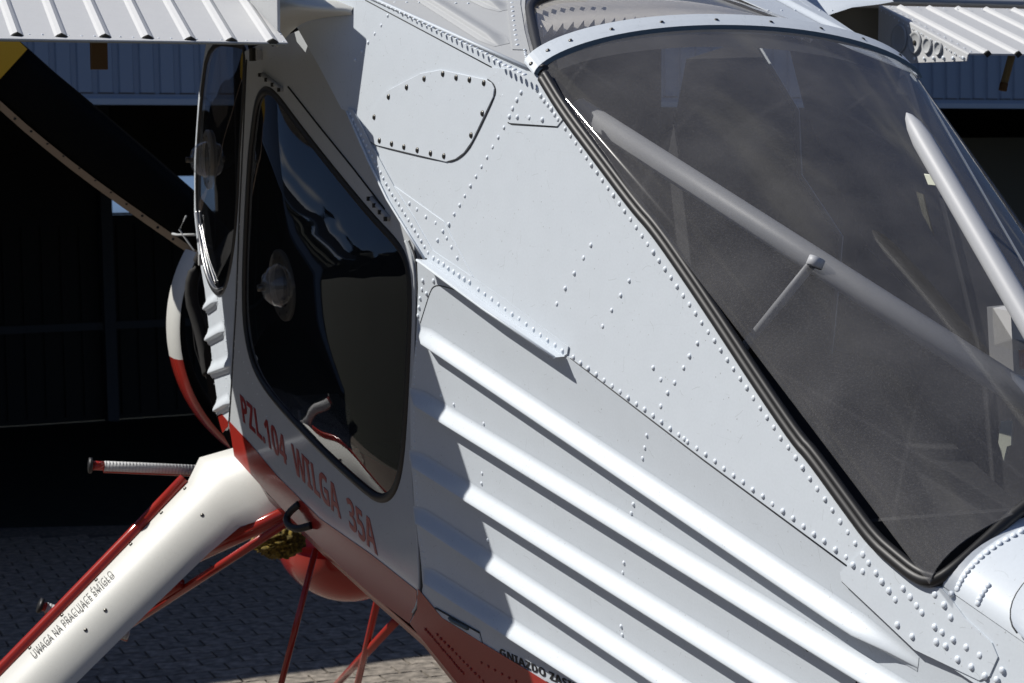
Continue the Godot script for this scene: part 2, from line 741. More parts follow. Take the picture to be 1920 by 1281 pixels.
func build_hangar() -> void:
	var h := Node3D.new()
	h.name = "aircraft_hangar"
	h.position = Vector3(0, 0, -13)
	h.rotation_degrees.y = 26
	h.set_meta("label", "blue-grey corrugated metal hangar with its wide doorway open on a dark interior, behind the aircraft")
	h.set_meta("category", "hangar")
	add_child(h)
	# corrugated sheet above the doorway: broad proud pans between narrow grooves
	var prof := []
	var x := -7.8
	while x < 9.0:
		for q in [[0.0, 0.0], [0.008, 0.016], [0.086, 0.016], [0.094, 0.0]]:
			prof.append(Vector2(x + q[0], q[1]))
		x += 0.1247
	var rows := []
	for y in [2.865, 5.05]:
		var rw := []
		for p in prof:
			rw.append(Vector3(p.x, y, p.y))
		rows.append(rw)
	part("fascia_sheet", loft(rows, false), "fascia_blue", h)
	var st := start()
	for p in range(0, prof.size() - 3, 4):
		var a: Vector2 = prof[p]
		box(st, Vector3(a.x + 0.047, 2.868, 0.008), Vector3(0.094, 0.006, 0.017))
	part("sheet_closers", st.commit(), "hangar_steel", h).set_meta("kind", "stuff")
	part("lintel_trim", boxed(Vector3(0, 2.815, 0.012), Vector3(18, 0.036, 0.05)), "trim_blue", h)
	part("lintel_flange", boxed(Vector3(0, 2.848, -0.004), Vector3(18, 0.028, 0.03)), "fascia_blue", h)
	for k in 26:
		var o := part("sheet_screw", screw_mesh, "hangar_steel", h)
		o.transform = Transform3D(Basis(Vector3.RIGHT, PI / 2).scaled(Vector3.ONE * 1.6), Vector3(-3.2 + k * 0.2494 + 0.11 + 0.046, 2.9, 0.001))
	part("lintel_beam", boxed(Vector3(0, 2.98, -0.17), Vector3(18, 0.3, 0.3)), "hangar_steel", h)
	# roof and walls
	var roofm := start()
	quad(roofm, Vector3(-7.9, 5.1, 0.35), Vector3(9.2, 5.1, 0.35), Vector3(9.2, 6.1, -9.3), Vector3(-7.9, 6.1, -9.3))
	quad(roofm, Vector3(-7.9, 5.0, 0.35), Vector3(9.2, 5.0, 0.35), Vector3(9.2, 6.0, -9.3), Vector3(-7.9, 6.0, -9.3))
	quad(roofm, Vector3(-7.9, 5.0, 0.35), Vector3(9.2, 5.0, 0.35), Vector3(9.2, 5.1, 0.35), Vector3(-7.9, 5.1, 0.35))
	part("roof", done(roofm), "hangar_roof", h)
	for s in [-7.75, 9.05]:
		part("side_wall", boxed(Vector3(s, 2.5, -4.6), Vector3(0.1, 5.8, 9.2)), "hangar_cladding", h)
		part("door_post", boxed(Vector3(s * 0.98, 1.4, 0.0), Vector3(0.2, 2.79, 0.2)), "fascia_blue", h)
	# back wall with a strip window
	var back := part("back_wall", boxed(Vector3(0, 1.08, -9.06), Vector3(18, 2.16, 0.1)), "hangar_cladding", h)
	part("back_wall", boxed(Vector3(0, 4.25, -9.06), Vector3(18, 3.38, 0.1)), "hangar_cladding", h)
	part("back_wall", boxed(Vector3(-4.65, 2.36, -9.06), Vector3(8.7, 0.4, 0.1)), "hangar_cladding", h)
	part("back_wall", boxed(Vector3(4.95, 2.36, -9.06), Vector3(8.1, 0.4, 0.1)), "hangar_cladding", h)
	part("window_frame", boxed(Vector3(0.3, 2.172, -9.0), Vector3(1.2, 0.02, 0.04)), "hangar_steel", h)
	for k in 40:
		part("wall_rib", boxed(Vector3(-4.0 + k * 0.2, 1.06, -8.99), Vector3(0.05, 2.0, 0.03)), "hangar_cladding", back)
	part("girt", boxed(Vector3(0, 1.0, -8.93), Vector3(18, 0.08, 0.06)), "hangar_steel", h)
	for t in [-4.4, -0.36, 3.7]:
		part("wall_post", boxed(Vector3(t, 2.8, -8.9), Vector3(0.12, 5.6, 0.14)), "hangar_steel", h)
	for t in [-3.5, 0.5, 4.5]:
		part("roof_brace", tube([Vector3(t - 0.9, 2.5, -5.0), Vector3(t + 0.4, 3.3, -5.0)], 0.03), "hangar_steel", h)
	part("inner_panel", boxed(Vector3(7.1, 1.4, -3.0), Vector3(2.4, 2.6, 0.08)), "olive_lining", h)


# ---------------------------------------------------------------- aircraft skins

func bead_on(host: Node3D, a: Vector3, b: Vector3, n: Vector3, width: float, high: float, m: String, called: String, taper := 0.06, run_out := -1.0) -> void:
	var t := (b - a).normalized()
	var v := n.cross(t).normalized()
	if v.y < 0:
		v = -v
	# a ridge that rises gently from above and drops steeply below
	var prof := [[0.62, 0.0], [0.54, 0.02], [0.44, 0.10], [0.33, 0.28], [0.22, 0.52], [0.12, 0.73], [0.03, 0.88], [-0.05, 0.97], [-0.11, 1.0], [-0.15, 0.96], [-0.17, 0.86], [-0.21, 0.50], [-0.23, 0.30], [-0.27, 0.24], [-0.38, 0.20], [-0.42, 0.04], [-0.46, 0.0]]
	var rows := []
	var long := a.distance_to(b)
	var steps := 26
	for i in steps + 1:
		var w := float(i) / steps
		var d := w * long
		var k := smoothstep(0.0, taper, d) * smoothstep(0.0, taper if run_out < 0.0 else run_out, long - d)
		var rw := []
		for q in prof:
			rw.append(a + t * d + v * q[0] * width * lerpf(0.55, 1.0, k) + n * (q[1] * high * k + 0.0006))
		rows.append(rw)
	part(called, loft(rows), m, host)


func build_side_skin() -> void:
	var n := Vector3(0.1509, -0.0934, 0.9841)
	var p := part("side_skin", sheet([A(2.8387, 0.365, 0.4874), A(3.0979, 0.2909, 0.4406), A(3.3382, 0.2266, 0.3977), A(3.7223, 0.1027, 0.327), A(4.0573, -0.0002, 0.2658), A(4.173, -0.077, 0.2408), A(4.3712, -0.1262, 0.2057), A(4.4233, -0.1747, 0.1932), A(3.2795, -0.4986, 0.3378), A(2.9992, -0.5568, 0.3753), A(2.8018, -0.4842, 0.4125), A(2.651, -0.4234, 0.4414), A(2.5969, -0.4027, 0.4516), A(2.6396, -0.3641, 0.4487), A(2.678, -0.3092, 0.4481), A(2.678, -0.1435, 0.4638), A(2.6804, -0.0446, 0.4728), A(2.7073, 0.0887, 0.4813), A(2.7575, 0.2003, 0.4842), A(2.7901, 0.3075, 0.4894), A(2.7977, 0.3639, 0.4936)], 0.002), "white_paint")
	var starts := [A(2.7714, 0.2215, 0.4841), A(2.7078, 0.0909, 0.4815), A(2.6767, -0.0397, 0.4738), A(2.6705, -0.1557, 0.4638), A(2.6867, -0.2797, 0.4495)]
	var ends := [A(4.1933, -0.1116, 0.2344), A(4.2684, -0.1799, 0.2164), A(4.1552, -0.2605, 0.2261), A(3.984, -0.3458, 0.2443), A(3.8371, -0.3998, 0.2617)]
	for i in 5:
		bead_on(p, starts[i], ends[i], n, 0.037, 0.0235, "white_paint", "bead", 0.03, 0.13 if i == 0 else 0.03)
	heads(p, n, [A(2.8437, 0.1022, 0.4617), A(2.8942, 0.0904, 0.4528), A(3.0085, 0.0678, 0.4331), A(2.9832, -0.0298, 0.4278), A(2.9772, -0.0501, 0.4268), A(3.5076, -0.0029, 0.3499), A(3.4986, -0.0196, 0.3497), A(3.4619, -0.1103, 0.3467), A(3.4559, -0.128, 0.346), A(3.4369, -0.2397, 0.3383), A(3.4359, -0.2251, 0.3398), A(2.9813, -0.158, 0.4159), A(3.547, 0.0793, 0.3516), A(3.5561, 0.0981, 0.352), A(3.5655, 0.1195, 0.3526)], 1.0)
	heads(p, n, [A(2.8138, 0.3225, 0.4872), A(2.8056, 0.3054, 0.4868), A(2.7948, 0.287, 0.4867), A(2.7862, 0.2687, 0.4863), A(2.7781, 0.2524, 0.486), A(2.8593, 0.3253, 0.4805), A(2.8245, 0.2984, 0.4832)], 1.25)
	# flush corner panel behind the door with its open seam
	part("seam", tube(rounded([A(2.7843, 0.2383, 0.4837), A(2.8147, 0.2739, 0.4824), A(2.8445, 0.308, 0.4811), A(2.8619, 0.3163, 0.4792), A(2.8867, 0.3189, 0.4756), A(3.0083, 0.3089, 0.4561)]), 0.0011, 5), "seam_shade", p)
	row(p, n, [A(2.7599, 0.2005, 0.4839), A(2.7315, 0.1128, 0.4799)], 7, 0.6)
	row(p, n, [A(2.7195, 0.0687, 0.4775), A(2.7026, -0.0198, 0.4718)], 8, 0.6)
	row(p, n, [A(2.6952, -0.0643, 0.4687), A(2.6904, -0.1524, 0.461)], 8, 0.6)
	row(p, n, [A(2.6854, -0.1972, 0.4575), A(2.7003, -0.2605, 0.4493)], 6, 0.6)
	# servicing hatch low on the skin
	part("hatch", sheet([A(2.7295, -0.345, 0.4368), A(2.907, -0.3548, 0.4086), A(2.9248, -0.4175, 0.3999), A(2.7593, -0.4022, 0.4268)], 0.001, 0.0012), "white_paint", p)
	part("hatch_hinge", tube([A(2.7302, -0.3428, 0.4389), A(2.912, -0.3529, 0.4101)], 0.0018, 5), "seam_shade", p)
	part("hatch_seam", tube([A(2.9117, -0.3527, 0.4081), A(2.9228, -0.3841, 0.4034), A(2.9271, -0.4169, 0.3996)], 0.0012, 5), "seam_shade", p)
	part("latch", tube([A(2.7937, -0.3491, 0.4306), A(2.8021, -0.3528, 0.429), A(2.8686, -0.3543, 0.4186)], 0.004, 6), "teal_edge", p)
	part("red_stripe", sheet([A(2.6549, -0.3161, 0.451), A(2.7548, -0.3571, 0.4317), A(2.9082, -0.3704, 0.4069), A(3.111, -0.385, 0.3745), A(3.2599, -0.3977, 0.3504), A(3.3897, -0.4674, 0.3239), A(3.2795, -0.4986, 0.3378), A(2.9992, -0.5568, 0.3753), A(2.8018, -0.4842, 0.4125), A(2.651, -0.4234, 0.4414), A(2.6018, -0.4027, 0.4509), A(2.6447, -0.363, 0.4481)], 0.0005, 0.0022), "red_paint", p)
	row(p, n, [A(2.7281, -0.3986, 0.435), A(2.9547, -0.4635, 0.394)], 16, 0.9, "red_paint")
	row(p, n, [A(2.9111, -0.4137, 0.4055), A(3.1247, -0.4205, 0.372)], 9, 0.8, "red_paint")
	row(p, n, [A(2.676, -0.3991, 0.4429), A(2.8262, -0.4546, 0.4146)], 18, 0.9, "red_paint")
	lettering("GNIAZDO ZASILANIA", "Droid Sans", 600, A(2.9887, -0.3813, 0.3936), A(3.3688, -0.3823, 0.3352), A(2.9874, -0.3659, 0.3952) - A(2.9887, -0.3813, 0.3936), "letter_black", p, "lettering")
	lettering("LOTNISKOWEGO", "Droid Sans", 600, A(2.9952, -0.4016, 0.3907), A(3.2916, -0.4033, 0.345), A(2.9915, -0.3879, 0.3925) - A(2.9952, -0.4016, 0.3907), "letter_black", p, "lettering")
	heads(p, n, [A(2.9439, -0.3739, 0.4011), A(2.9711, -0.3749, 0.3969)], 0.6)
	# belly that rolls under the skin
	var belly := []
	for q in [[A(1.3812, -0.1514, 0.5625)], [A(1.669, -0.2814, 0.5308)], [A(2.0479, -0.3453, 0.4959)], [A(2.3809, -0.39, 0.466)], [A(2.6465, -0.4222, 0.4422)], [A(2.7973, -0.4842, 0.4132)], [A(2.9992, -0.5568, 0.3753)]]:
		var e: Vector3 = q[0]
		belly.append([e, e + Vector3(0, -0.02, -0.006), e + Vector3(0, -0.045, -0.05), e + Vector3(0, -0.06, -0.14), e + Vector3(0, -0.065, -0.45)])
	part("belly_skin", loft(belly), "red_paint")


func build_cheek() -> void:
	var n := Vector3(0.206, 0.0934, 0.9741)
	var c := part("upper_side_skin", sheet([A(2.3006, 0.9453, 0.5469), A(2.5565, 0.8738, 0.4996), A(2.8693, 0.7903, 0.4415), A(3.1491, 0.715, 0.3895), A(3.1749, 0.7012, 0.3854), A(3.2577, 0.6352, 0.3742), A(3.3541, 0.5636, 0.3607), A(3.4655, 0.494, 0.3438), A(3.5398, 0.4498, 0.3323), A(3.6281, 0.3771, 0.3206), A(3.7277, 0.3014, 0.3068), A(3.8227, 0.2263, 0.2939), A(3.9246, 0.1556, 0.2792), A(4.0386, 0.0795, 0.2624), A(4.0946, 0.0387, 0.2544), A(4.1388, 0.0193, 0.2469), A(4.1884, 0.0039, 0.2379), A(4.2219, 0.0031, 0.2309), A(4.2391, 0.0044, 0.2272), A(4.3, -0.0138, 0.216), A(4.3997, -0.0433, 0.1978), A(4.4571, -0.0776, 0.1889), A(4.3777, -0.1247, 0.2102), A(4.1825, -0.0749, 0.2467), A(4.0556, -0.0013, 0.2665), A(3.7226, 0.1011, 0.3271), A(3.3361, 0.2264, 0.3968), A(3.0987, 0.291, 0.4409), A(2.8448, 0.3674, 0.4872), A(2.7671, 0.4203, 0.4986), A(2.6844, 0.476, 0.5107), A(2.6009, 0.5476, 0.5215), A(2.4824, 0.6481, 0.5369), A(2.446, 0.6573, 0.5437), A(2.3356, 0.7441, 0.5588), A(2.2214, 0.8289, 0.5748), A(2.0401, 0.964, 0.6002)], 0.002), "white_paint")
	row(c, n, [A(2.6104, 0.839, 0.4916), A(2.5576, 0.8023, 0.5062), A(2.489, 0.7566, 0.5251)], 6)
	row(c, n, [A(3.0732, 0.6152, 0.4152), A(2.912, 0.4359, 0.4664)], 11)
	heads(c, n, [A(3.0341, 0.7146, 0.4139), A(3.0462, 0.6951, 0.4132), A(3.0622, 0.6727, 0.412), A(3.0778, 0.6524, 0.4106), A(3.0876, 0.6351, 0.4102)])
	row(c, n, [A(3.2677, 0.6123, 0.3743), A(3.4856, 0.4581, 0.343), A(3.635, 0.349, 0.3219), A(3.8887, 0.1612, 0.2862), A(3.9249, 0.137, 0.2809), A(4.0678, 0.0333, 0.2606)], 47, 1.1)
	row(c, n, [A(3.352, 0.2261, 0.3935), A(3.6456, 0.1351, 0.3401), A(3.7196, 0.1123, 0.3267), A(4.0528, 0.0103, 0.266)], 31, 1.12)
	heads(c, n, [A(3.3738, 0.4167, 0.3706), A(3.3556, 0.3943, 0.3766), A(3.3332, 0.3669, 0.384), A(3.3104, 0.3401, 0.3914), A(3.289, 0.3121, 0.3986), A(3.4899, 0.3637, 0.3512), A(3.4703, 0.3389, 0.3577), A(3.4491, 0.3128, 0.3647), A(3.4279, 0.2847, 0.3718), A(3.5746, 0.2298, 0.3461), A(3.5967, 0.2133, 0.343), A(3.6326, 0.212, 0.3355), A(3.6175, 0.1943, 0.3404), A(3.603, 0.1714, 0.3457), A(3.6803, 0.2784, 0.3191), A(3.6636, 0.2569, 0.3247), A(3.6518, 0.2374, 0.329), A(3.6696, 0.1281, 0.3357)], 1.08)
	# access panel held by dark screws
	var ap := part("access_panel", sheet([A(2.7621, 0.7206, 0.4708), A(2.8372, 0.7254, 0.4545), A(2.9998, 0.703, 0.4223), A(3.0227, 0.6957, 0.4181), A(3.0335, 0.6848, 0.4169), A(3.0322, 0.6704, 0.4185), A(2.9722, 0.5894, 0.439), A(2.9475, 0.5686, 0.4462), A(2.9191, 0.5566, 0.4534), A(2.8853, 0.5513, 0.461), A(2.6126, 0.5818, 0.5158), A(2.5872, 0.5892, 0.5204), A(2.5761, 0.602, 0.5215), A(2.5781, 0.6427, 0.5172), A(2.5986, 0.6648, 0.5108), A(2.6356, 0.6895, 0.5006)], 0.0026, 0.0030), "white_paint", c)
	part("panel_gap", tube(rounded([A(3.0054, 0.703, 0.4219), A(3.0267, 0.6947, 0.4182), A(3.0356, 0.6839, 0.4173), A(3.0342, 0.6705, 0.4189), A(2.9744, 0.5885, 0.4394), A(2.9497, 0.5677, 0.4466), A(2.9213, 0.5557, 0.4538), A(2.8857, 0.5504, 0.4618), A(2.613, 0.5808, 0.5166), A(2.5851, 0.5893, 0.5217)]), 0.0013, 5), "seam_shade", c)
	screws(ap, n, [A(2.849, 0.7174, 0.4559), A(2.8987, 0.709, 0.4462), A(2.9468, 0.7038, 0.4365), A(2.9978, 0.6966, 0.4264), A(2.7807, 0.7101, 0.471), A(2.7156, 0.6953, 0.4862), A(2.6468, 0.678, 0.5024), A(2.5949, 0.6385, 0.5171), A(3.0013, 0.6412, 0.4309), A(2.969, 0.6014, 0.4416), A(2.6247, 0.5916, 0.5153), A(2.6752, 0.5853, 0.5053), A(2.7246, 0.5792, 0.4954), A(2.7771, 0.5732, 0.4849), A(2.8284, 0.5673, 0.4746), A(2.8783, 0.5625, 0.4645)])
	# gusset under the roof corner
	var gs := part("corner_gusset", sheet([A(3.0164, 0.7238, 0.4168), A(3.0537, 0.6815, 0.4129), A(3.0856, 0.6256, 0.4115), A(3.0949, 0.6227, 0.4099), A(3.2445, 0.6161, 0.3789), A(3.2618, 0.6296, 0.3739), A(3.1733, 0.7003, 0.3858), A(3.146, 0.7132, 0.3904)], 0.0018, 0.0020), "white_paint", c)
	heads(gs, n, [A(3.1232, 0.6764, 0.4008), A(3.1114, 0.6635, 0.4045), A(3.0999, 0.6485, 0.4084), A(3.0917, 0.6343, 0.4115), A(3.118, 0.6331, 0.406), A(3.1559, 0.6318, 0.3981), A(3.1986, 0.6277, 0.3895), A(3.1736, 0.6801, 0.3898), A(3.187, 0.6696, 0.3879), A(3.1984, 0.661, 0.3863), A(3.2111, 0.6534, 0.3844), A(3.2239, 0.6459, 0.3824), A(3.2352, 0.6365, 0.3809), A(3.2462, 0.6282, 0.3794)], 1.25)
	part("panel_gap", tube([A(3.086, 0.6238, 0.4121), A(3.0988, 0.6208, 0.4097), A(3.2447, 0.6152, 0.3794)], 0.0012, 5), "seam_shade", c)
	# gusset behind the door corner
	var gd := part("door_gusset", sheet([A(2.6836, 0.5065, 0.508), A(2.8939, 0.4402, 0.4699), A(2.9276, 0.4115, 0.4655), A(3.0142, 0.3418, 0.4538), A(2.8513, 0.3769, 0.4849), A(2.7654, 0.4306, 0.4979)], 0.0016, 0.0016), "white_paint", c)
	heads(gd, n, [A(2.7612, 0.4699, 0.4967), A(2.7916, 0.4594, 0.4913), A(2.8281, 0.4462, 0.4848), A(2.8655, 0.4363, 0.4779), A(2.9125, 0.435, 0.4681), A(2.8954, 0.4213, 0.473), A(2.911, 0.409, 0.4709), A(2.8788, 0.4036, 0.4782), A(2.931, 0.3929, 0.4682), A(2.955, 0.3741, 0.4649)], 1.05)
	# straps along the lower edge, with a folded-out drip lip
	var s1 := part("edge_strap", sheet([A(2.4738, 0.658, 0.5378), A(2.502, 0.6543, 0.5322), A(2.6104, 0.569, 0.5175), A(2.6996, 0.4994, 0.5053), A(2.7837, 0.4436, 0.4928), A(2.8617, 0.3855, 0.4819), A(2.8528, 0.3678, 0.4855), A(2.8367, 0.368, 0.4889), A(2.7589, 0.42, 0.5003), A(2.6782, 0.4748, 0.5121), A(2.5943, 0.5476, 0.5229)], 0.0016, 0.0032), "white_paint", c)
	row(s1, n, [A(2.4928, 0.645, 0.5383), A(2.5944, 0.5639, 0.5246), A(2.6918, 0.487, 0.5114), A(2.7739, 0.4332, 0.4992), A(2.8496, 0.3791, 0.4884)], 27, 1.0)
	var s2 := part("edge_strap", sheet([A(2.8617, 0.3855, 0.4819), A(2.8681, 0.3827, 0.4808), A(3.0941, 0.3195, 0.4391), A(3.3383, 0.243, 0.3948), A(3.3371, 0.2301, 0.3963), A(3.3283, 0.2257, 0.3986), A(3.099, 0.2891, 0.441), A(2.8472, 0.3655, 0.4869)], 0.0016, 0.0032), "white_paint", c)
	row(s2, n, [A(2.8709, 0.37, 0.4847), A(3.0073, 0.3318, 0.4595)], 8, 1.25)
	row(s2, n, [A(3.0404, 0.3211, 0.4536), A(3.3244, 0.2347, 0.4018)], 13, 1.1)
	for q in [[A(2.4819, 0.6513, 0.5367), A(2.5941, 0.5486, 0.5229), A(2.6802, 0.4759, 0.5116), A(2.7632, 0.4192, 0.4995), A(2.843, 0.3663, 0.4877)], [A(2.8472, 0.3655, 0.4869), A(3.099, 0.2891, 0.441), A(3.3316, 0.2251, 0.3979)]]:
		var rows := []
		var reach := 0.15 if q.size() > 3 else 1.0
		for e in [0.0, 0.006 * reach, 0.016 * reach, 0.022 * reach]:
			rows.append(q.map(func(v): return v + n * (0.0034 + e) + Vector3(0, -0.10 * e, 0)))
		part("drip_lip", loft(rows, false), "white_paint", c)
		part("lip_bead", tube(q.map(func(v): return v + n * (0.0034 + 0.022 * reach) + Vector3(0, -0.0022 * reach, 0)), 0.0026, 6), "white_paint", c)
	# doubler at the lower corner of the canopy
	var db := part("corner_doubler", sheet([A(4.0947, 0.038, 0.2545), A(4.0606, 0.0012, 0.2652), A(4.0451, -0.0115, 0.2697), A(4.0501, -0.0234, 0.2698), A(4.118, -0.0519, 0.2582), A(4.2002, -0.087, 0.2442), A(4.3185, -0.1011, 0.2205), A(4.3346, -0.0917, 0.2162), A(4.3453, -0.0644, 0.2113), A(4.3333, -0.0491, 0.2124), A(4.2843, -0.0275, 0.2207), A(4.2571, -0.0084, 0.2246), A(4.2384, 0.0028, 0.2275), A(4.2221, 0.0017, 0.231), A(4.1886, 0.0025, 0.238), A(4.1389, 0.0186, 0.247)], 0.0018, 0.0020), "white_paint", c)
	var dots := [A(4.087, 0.0211, 0.2598), A(4.0704, 0.0031, 0.265), A(4.0903, -0.0022, 0.2613), A(4.1, 0.0115, 0.258), A(4.1162, 0.0005, 0.2556), A(4.1289, -0.0089, 0.2538), A(4.1436, -0.0186, 0.2516), A(4.1572, -0.0283, 0.2497), A(4.1699, -0.0105, 0.2453), A(4.1841, -0.0193, 0.2431), A(4.1973, -0.0282, 0.2412), A(4.2082, -0.0354, 0.2396), A(4.1659, -0.0609, 0.251), A(4.1953, -0.0706, 0.2457), A(4.2276, -0.0071, 0.2327), A(4.2565, -0.0006, 0.226), A(4.2464, -0.0175, 0.2298), A(4.2598, -0.0311, 0.2283), A(4.2336, -0.0494, 0.2356), A(4.2476, -0.0536, 0.233), A(4.2792, -0.0827, 0.2291), A(4.2916, -0.0638, 0.2246), A(4.3155, -0.0689, 0.2201), A(4.3041, -0.0869, 0.2242), A(4.328, -0.0932, 0.2198), A(4.355, -0.0793, 0.2127), A(4.3479, -0.0933, 0.2156), A(4.2566, -0.0701, 0.2327), A(4.2391, -0.0682, 0.2362), A(4.2684, -0.059, 0.2291)]
	heads(db, n, dots, 1.25)
	part("panel_gap", tube([A(4.0503, -0.0241, 0.2704), A(4.1182, -0.0525, 0.2588), A(4.2004, -0.0876, 0.2448)], 0.0012, 5), "seam_shade", c)
	part("panel_gap", tube([A(3.3446, 0.2236, 0.3957), A(3.7225, 0.102, 0.3275), A(4.0556, -0.0005, 0.2669)], 0.0012, 5), "seam_shade", c)
	part("panel_gap", tube([A(2.5117, 0.8766, 0.5093), A(3.0145, 0.7249, 0.4175)], 0.0011, 5), "seam_shade", c)


func build_roof() -> void:
	var n := Vector3(0.289, 0.9346, 0.2073)
	var up := Vector3(0.2, 1, 0.2)
	var p := part("roof_skin", sheet([A(2.1978, 0.9698, 0.5669), A(2.5565, 0.8738, 0.4996), A(2.8684, 0.7903, 0.4412), A(3.1491, 0.715, 0.3895), A(3.1458, 0.719, 0.3762), A(2.9455, 0.7934, 0.3199), A(2.805, 0.8473, 0.2729), A(2.4473, 0.9896, 0.1297), A(1.9039, 1.1176, 0.3103)], 0.002, 0.0, up), "weathered_paint")
	row(p, n, [A(2.5714, 0.8697, 0.4974), A(3.0329, 0.7434, 0.4237)], 25, 1.0)
	row(p, n, [A(3.0559, 0.7358, 0.4258), A(3.1609, 0.707, 0.4091)], 7, 1.25)
	bead_on(p, A(2.3083, 0.9658, 0.4311), A(2.9854, 0.766, 0.3877), n, 0.05, 0.010, "weathered_paint", "bead", 0.05)
	bead_on(p, A(2.4524, 0.9387, 0.3522), A(2.7946, 0.842, 0.311), n, 0.05, 0.010, "weathered_paint", "bead", 0.05)
	row(p, n, [A(2.596, 0.8676, 0.4725), A(2.7417, 0.8575, 0.315)], 9, 0.7)
	var st := part("window_strap", sheet([A(2.5272, 0.9476, 0.2077), A(2.7988, 0.8419, 0.306), A(3.024, 0.7558, 0.3801), A(3.0437, 0.7543, 0.3595), A(3.1182, 0.7274, 0.3766), A(2.9416, 0.7935, 0.3248), A(2.7837, 0.8537, 0.2737), A(2.5485, 0.9466, 0.1826)], 0.0016, 0.0018, up), "weathered_paint", p)
	row(st, n, [A(2.7067, 0.8815, 0.2652), A(2.8687, 0.8192, 0.3201), A(3.0078, 0.7663, 0.3648)], 12, 0.9)
	row(st, n, [A(3.0445, 0.7551, 0.3641), A(3.1067, 0.7315, 0.3837)], 8, 0.7)
	part("ridge", tube([A(2.2984, 0.9433, 0.5463), A(2.5565, 0.8738, 0.4996), A(2.8684, 0.7903, 0.4412), A(3.1491, 0.715, 0.3895)], 0.004, 6), "white_paint", p)
	# starboard side of the roof
	var q := part("roof_skin", sheet([A(3.1408, 0.7146, -0.4028), A(3.0268, 0.7668, -0.3265), A(2.8535, 0.831, -0.2789), A(2.7197, 0.8813, -0.2385), A(2.3978, 0.9711, -0.2823), A(1.6954, 1.0443, -0.9314), A(2.4071, 0.9062, -0.5618)], 0.002, 0.0, up), "white_paint")
	bead_on(q, A(2.4053, 0.9387, -0.4177), A(2.9642, 0.7674, -0.4111), Vector3(0.289, 0.9346, -0.2073), 0.035, 0.010, "white_paint", "bead", 0.05)
	row(q, Vector3(0.289, 0.9346, -0.2073), [A(2.793, 0.8534, -0.2622), A(2.4771, 0.8786, -0.5885)], 6, 0.8)
	var sc := part("starboard_upper_skin", sheet(mirror([A(2.3006, 0.9453, 0.5469), A(2.5565, 0.8738, 0.4996), A(2.8693, 0.7903, 0.4415), A(3.1491, 0.715, 0.3895), A(3.1749, 0.7012, 0.3854), A(3.7277, 0.3014, 0.3068), A(4.1388, 0.0193, 0.2469), A(4.2219, 0.0031, 0.2309), A(4.1825, -0.0749, 0.2467), A(4.0556, -0.0013, 0.2665), A(3.7226, 0.1011, 0.3271), A(3.3361, 0.2264, 0.3968), A(2.8448, 0.3674, 0.4872), A(2.4824, 0.6481, 0.5369)]), 0.002, 0.0, Vector3(0, 0, -1)), "white_paint")
	part("starboard_side_skin", sheet(mirror([A(2.8387, 0.365, 0.4874), A(3.3382, 0.2266, 0.3977), A(4.0573, -0.0002, 0.2658), A(4.173, -0.077, 0.2408), A(4.3712, -0.1262, 0.2057), A(4.4233, -0.1747, 0.1932), A(3.0483, -0.512, 0.372), A(2.7774, -0.4145, 0.4228), A(2.678, -0.3092, 0.4481), A(2.7073, 0.0887, 0.4813), A(2.7977, 0.3639, 0.4936)]), 0.002, 0.0, Vector3(0, 0, -1)), "white_paint", sc)
	part("starboard_door_skin", sheet(mirror([A(2.1658, 0.8308, 0.5606), A(2.4465, 0.6562, 0.5267), A(2.4861, 0.5123, 0.5144), A(2.7198, 0.3846, 0.4873), A(2.7118, 0.185, 0.4753), A(2.6514, -0.3148, 0.4487), A(2.3812, -0.3887, 0.466), A(1.7475, -0.3018, 0.5231), A(1.3851, -0.1368, 0.5631), A(1.7392, 0.7988, 0.5934)]), 0.002, 0.0, Vector3(0, 0, -1)), "white_paint", sc)


# ---------------------------------------------------------------- canopy

func arch(s: float, w: float, base: float, high: float, count := 33, expo := 2.1) -> Array:
	var res := []
	for i in count:
		var k := cos(PI * i / (count - 1))
		var u := pow(maxf(1.0 - pow(absf(k), expo), 0.0), 0.62)
		res.append(A(s, base + high * u, w * k))
	return res


func canopy_rows(lift: float) -> Array:
	var rows := []
	for i in 33:
		var t := i / 32.0
		var s := lerpf(3.158, 4.246, t)
		rows.append(arch(s, lerpf(0.384, 0.251, t) + lift, lerpf(0.712, 0.012, t) + 0.006 * sin(PI * t), lerpf(0.086, 0.098, t) + 0.03 * sin(PI * t) + lift))
	return rows


